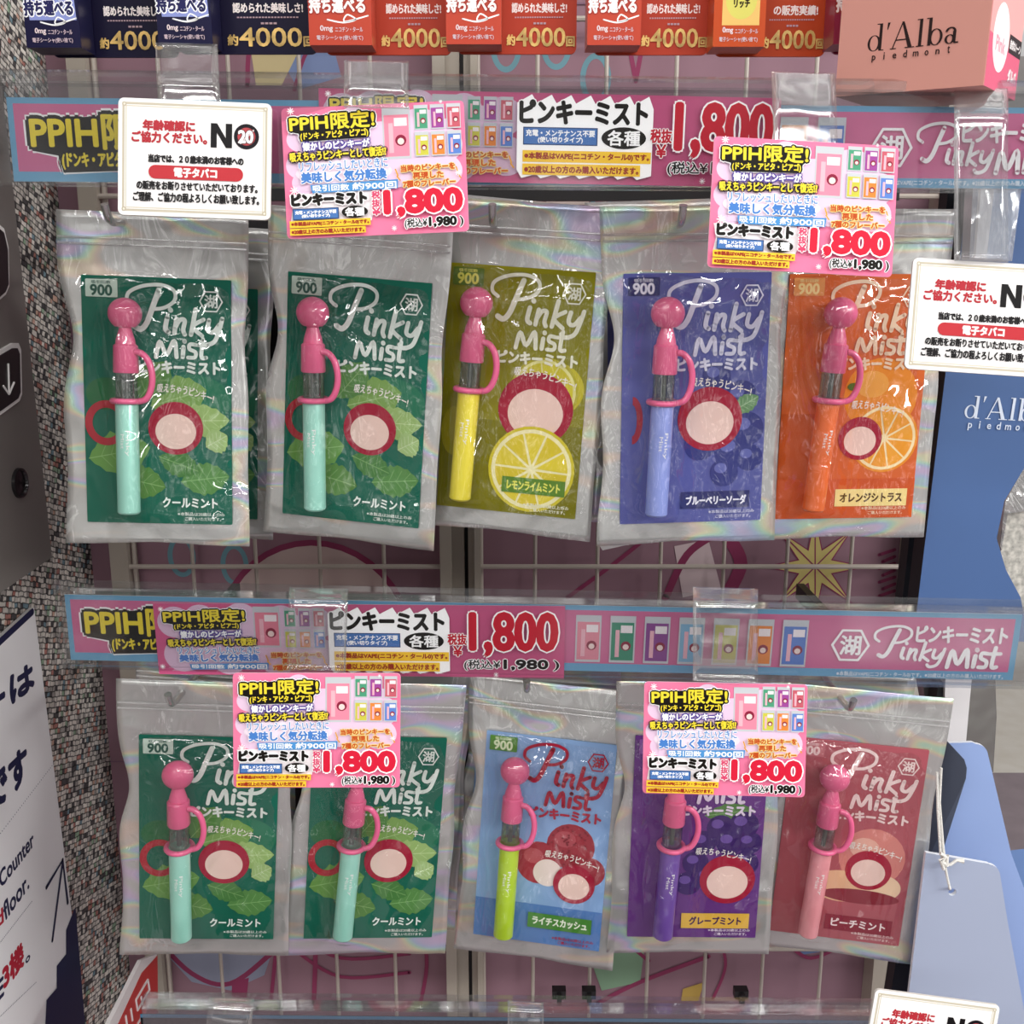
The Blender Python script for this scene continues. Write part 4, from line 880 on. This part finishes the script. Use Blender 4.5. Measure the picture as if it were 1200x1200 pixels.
# front flap with a punched hole
outer = [(1084, 998), (1158, 1011)]+arc(1158, 1025, 13, -85, -8)+[(1180, 1080), (1205, 1215), (1210, 1330), (1046, 1330), (1062, 1180)]
Yf = -.236; q = atY(1115, 1044, Yf)
P = [atY(x, y, Yf) for x, y in outer]; c = sum(P, Vector())/len(P); n_ = len(P)
hole = [q+Vector((.0024*math.cos(t*math.pi/8), 0, .0024*math.sin(t*math.pi/8))) for t in range(16)]
bm = bmesh.new()
vo = [bm.verts.new(v-c) for v in P]; vh = [bm.verts.new(v-c) for v in hole]
ed = [bm.edges.new((vo[i], vo[(i+1) % n_])) for i in range(n_)]+[bm.edges.new((vh[i], vh[(i+1) % 16])) for i in range(16)]
bmesh.ops.triangle_fill(bm, use_beauty=True, edges=ed)
me = bpy.data.meshes.new('display_flap'); bm.to_mesh(me); bm.free(); me.materials.append(PALE); me.materials.append(EDG)
o = bpy.data.objects.new('display_flap', me); COL.objects.link(o); o.location = c
m = o.modifiers.new('board', 'SOLIDIFY'); m.thickness = .0025; m.offset = 0; m.material_offset_rim = 1
tag(o, 'pale grey blue cardboard flap with a punched hole and string, bottom right', 'flap')
# string knotted through the hole
r = empty('string', q+Vector((0, -.004, 0)), (0, 0, 0), 'white string knotted through the hole of the pale blue flap', 'string')
CORD = pmat('cotton_cord', '#E6E4DE', .8, bump=.5, bscale=900)
def L(px, py, Y=-.243): return atY(px, py, Y)-r.location
g = MB(); g.tube([L(1098, 905), L(1099, 950), L(1102, 998), L(1105, 1008)], .0008, 8); g.build('strand', CORD, r, True)
g = MB(); g.tube([L(1103, 900), L(1101, 940), L(1105, 990), L(1107, 1006)], .0008, 8); g.build('strand', CORD, r, True)
g = MB(); g.tube([L(1107, 1012), L(1110, 1028), L(1113, 1041), q+Vector((0, .002, 0))-r.location], .0008, 8); g.build('strand', CORD, r, True)
g = MB(); g.tube([L(1106, 1014), L(1114, 1013), L(1121, 1008), L(1129, 1009)], [.0009, .0009, .001, .0015], 8); g.build('tail', CORD, r, True)
K = [(1102,1000),(1108,1004),(1104,1010),(1110,1014),(1106,1018),(1102,1008),(1110,1003),(1109,1015)]
g = MB(); g.tube([L(x, y, -.2445-.0008*(i % 3)) for i, (x, y) in enumerate(K)], .0012, 8); g.build('knot', CORD, r, True)
# blue boxes at the bottom right
o = slab('blue_box', [(1180, 1050), (1260, 1040), (1260, 1086), (1186, 1086)], -.19, .05, pmat('deep_blue_board', '#6F8FC8', .5)); tag(o, 'blue box edge behind the pale flap, at the right border', 'box')
r = slab('blue_box', [(1184, 1088), (1270, 1088), (1290, 1300), (1200, 1300)], -.20, .05, pmat('bright_blue_board', '#4E88C8', .45)); tag(r, 'bright blue box with white labels low at the right border', 'box')
org = r.location
for y0, y1 in ((1100, 1124), (1130, 1165)):
    o = slab('label', [(1190, y0), (1210, y0), (1213, y1), (1192, y1)], -.2006, .0005, WHITE); o.location -= org; o.parent = r

# ================================================================== LEFT SIDE
DEV = pmat('device_grey', '#7C7874', .42, .2, mott=.06, mscale=6)
XD = XL+.030
def xs(px, py, X=XD): return atX(px, py, X)
top_r, bot_r = xs(14, 210), xs(61, 653)
yr = (top_r.y+bot_r.y)/2
r = empty('display_device', (XD, yr, bot_r.z), (0, 0, 0), 'dark grey upright device with arrow buttons against the tweed pillar at the left', 'device')
g = MB(); slope = (bot_r.y-top_r.y)/(bot_r.z-top_r.z)
def ys(z): return bot_r.y+slope*(z-bot_r.z)-yr
H_ = 1.60-bot_r.z
g.prism([(0, ys(bot_r.z), 0), (0, ys(1.60), H_), (0, -.30, H_), (0, -.30, -.012)], (-.0295, 0, 0)); g.build('case', DEV, r)
RIMW = pmat('button_rim', '#E6E4E2', .35); BTN = pmat('button_black', '#1C1A1B', .3)
def btn(name, pts, rim, sym=None):
    P = [xs(*q)-r.location for q in pts]; c = sum(P, Vector())/len(P)
    g = MB(); g.prism(P, (.0016, 0, 0)); o = g.build(name, RIMW, r)
    g = MB(); g.prism([c+(v-c)*rim+Vector((.0016, 0, 0)) for v in P], (.0006, 0, 0)); i_ = g.build('face', BTN, o)
    if sym:
        g = MB()
        for a, b in sym: g.tube([xs(*a)-r.location+Vector((.0024, 0, 0)), xs(*b)-r.location+Vector((.0024, 0, 0))], .0007, 6)
        g.build('arrow', RIMW, o)
btn('arrow_button', [(-40, 432), (12, 402), (19, 402), (22, 410), (23, 462), (20, 470), (-2, 486), (-40, 510)], .86, [((5, 426), (6, 462)), ((6, 462), (-1, 452)), ((6, 462), (12, 448))])
btn('arrow_button', [(-50, 290), (-5, 262), (2, 268), (7, 290), (8, 335), (4, 345), (-4, 352), (-50, 380)], .90)
g = MB(); c = xs(22, 566)-r.location; g.lathe([(0, 0), (.0098, 0), (.0095, .002), (.0082, .0022), (.0075, .0008), (.003, .0006), (0, .0014)], 28)
g.v = [c+Vector((v.z, v.x, v.y)) for v in g.v]; g.build('round_button', pmat('lens_black', '#201E20', .15, .3), r, True)

# white guide sign on the pillar
XS = XL+.006
def sp(px, py): return atX(px, py, XS)
r = empty('guide_sign', sp(60, 900), (0, 0, 0), 'white guide sign with navy writing and a stepped arrow at the lower left', 'sign')
tl, tr, br = sp(0, 750), sp(40, 712), sp(100, 1200)
yl, yr_ = tl.y-.03, (tr.y+br.y)/2
sgn = Pr(200, 400, .2, face='#F3F3F5', edge='#DADADA', th=.004, rough=.3)
# plane axes: u runs into the shop (+Y), v runs down; 1 unit = 1 mm
O = Vector((XS, tr.y-.1745, tr.z+.002))
def uv(px, py): q = sp(px, py); return ((q.y-O.y)*1000, (O.z-q.z)*1000)
outl = [uv(-40, 784), uv(40, 712), uv(100, 1200), uv(118, 1330), (0, 400)]
sgn = Pr(200, 400, .2, face='#F3F3F5', edge='#DADADA', th=.0035, rough=.3, outline=outl)
def st(t, pts, h, c, bold):
    """text along a line given by its two baseline ends"""
    (x0, y0), (x1, y1) = uv(*pts[0]), uv(*pts[1]); L_ = math.hypot(x1-x0, y1-y0); a = math.degrees(math.atan2(y1-y0, x1-x0))
    cx, cy = (x0+x1)/2, (y0+y1)/2; n_ = (math.sin(rad(a)), -math.cos(rad(a)))
    cx += n_[0]*h/2; cy += n_[1]*h/2
    sgn.text(t, (cx-L_/2, cy-h/2, cx+L_/2, cy+h/2), c, bold, rot=a)
NV = '#23284A'
sgn.stroke([uv(-40, 789), uv(38, 717)], 5, NV, False)
st('ターは', ((-62, 880), (40, 805)), 19, NV, 1.3)
st('です', ((-12, 955), (33, 912)), 24, NV, 1.5)
st('Counter', ((1, 1041), (40, 990)), 11.5, NV, .45); st('nd', ((-12, 1097), (4, 1080)), 10, '#B5283A', .45); st('floor.', ((6, 1079), (34, 1040)), 13, NV, .45)
st('3楼', ((5, 1160), (28, 1130)), 17, '#B5283A', 1.0); st('。', ((30, 1130), (35, 1124)), 4, NV, .3); st('在', ((-14, 1186), (4, 1166)), 15, NV, .8)
for a, b in (((-20, 1003), (64, 893)), ((-20, 1130), (38, 1055)), ((-20, 1210), (43, 1150))):
    (x0, y0), (x1, y1) = uv(*a), uv(*b); N_ = 42
    for i in range(N_): sgn.raw([(x0+(x1-x0)*i/N_-.4, y0+(y1-y0)*i/N_-.4), (x0+(x1-x0)*i/N_+.5, y0+(y1-y0)*i/N_-.4), (x0+(x1-x0)*i/N_+.5, y0+(y1-y0)*i/N_+.4), (x0+(x1-x0)*i/N_-.4, y0+(y1-y0)*i/N_+.4)], [[0, 1, 2, 3]], '#8A8C98')
    sgn.n += 1
sgn.stroke([uv(61, 1102), uv(73, 1010)], 3.2, NV, False); sgn.stroke([uv(54, 1040), uv(73, 1008), uv(79, 1058)], 3.2, NV, False)
sgn.poly([uv(88, 1062), uv(98, 1185), uv(101, 1215), uv(50, 1260), uv(54, 1172), uv(66, 1158), uv(66, 1132), uv(77, 1118), uv(77, 1090)], NV)
o = sgn.build('panel', r)
# local x -> +Y, local -y (front) -> +X
o.matrix_basis = Matrix.Translation(O-r.location+Vector((0, .1, -.2))) @ Matrix(((0, -1, 0, 0), (1, 0, 0, 0), (0, 0, 1, 0), (0, 0, 0, 1)))
# red sign standing out from the wall, bottom left
XR = -.262
def rp_(px, py): return atX(px, py, XR)
a, b = rp_(128, 1200), rp_(166, 1126)
r = empty('shelf_talker', b, (0, 0, 0), 'red sign with a white border jutting out at the bottom left corner', 'sign')
def lo(px, py, dx=0): return rp_(px, py)-r.location+Vector((dx, 0, 0))
g = MB(); g.prism([lo(166, 1125), lo(184, 1118), lo(186, 1330), lo(60, 1335)], (-.003, 0, 0)); g.build('panel', pmat('sign_white', '#EFEAEA', .4), r)
g = MB(); g.prism([lo(166, 1140, .0004), lo(184, 1120, .0004), lo(186, 1330, .0004), lo(78, 1330, .0004)], (-.0004, 0, 0)); g.build('red_field', pmat('sign_red', '#C8352E', .4), r)
g = MB()
for pts in ([(158, 1172), (172, 1148), (174, 1160), (160, 1184), (158, 1172)], [(164, 1168), (166, 1177)], [(148, 1206), (146, 1190)], [(154, 1196), (152, 1182)], [(160, 1200), (166, 1190), (163, 1215)]):
    for i in range(len(pts)-1): g.tube([lo(*pts[i], .0006), lo(*pts[i+1], .0006)], .0009, 6)
g.build('lettering', pmat('sign_white', '#EFEAEA', .4), r)
# small clips on the bottom wire and a paper scrap
for px in (655, 690, 868):
    q = atY(px, 1163, -.012); g = MB(); g.box((-.006, -.004, -.004), (.006, .004, .004)); g.box((-.002, -.008, -.007), (.002, .005, .003))
    o = g.build('wire_clip', DARK); o.location = q; tag(o, {655: 'black wire clip low on the grid, left of the pair', 690: 'black wire clip low on the grid, right of the pair', 868: 'lone black wire clip low on the grid near the purple pouch'}[px], 'clip', 'wire clips')
o = slab('paper_scrap', [(703, 640), (742, 637), (724, 641), (706, 645)], -.21, .0006, WHITE); tag(o, 'small white paper corner under the olive and violet pouches', 'paper')
bpy.context.view_layer.update()
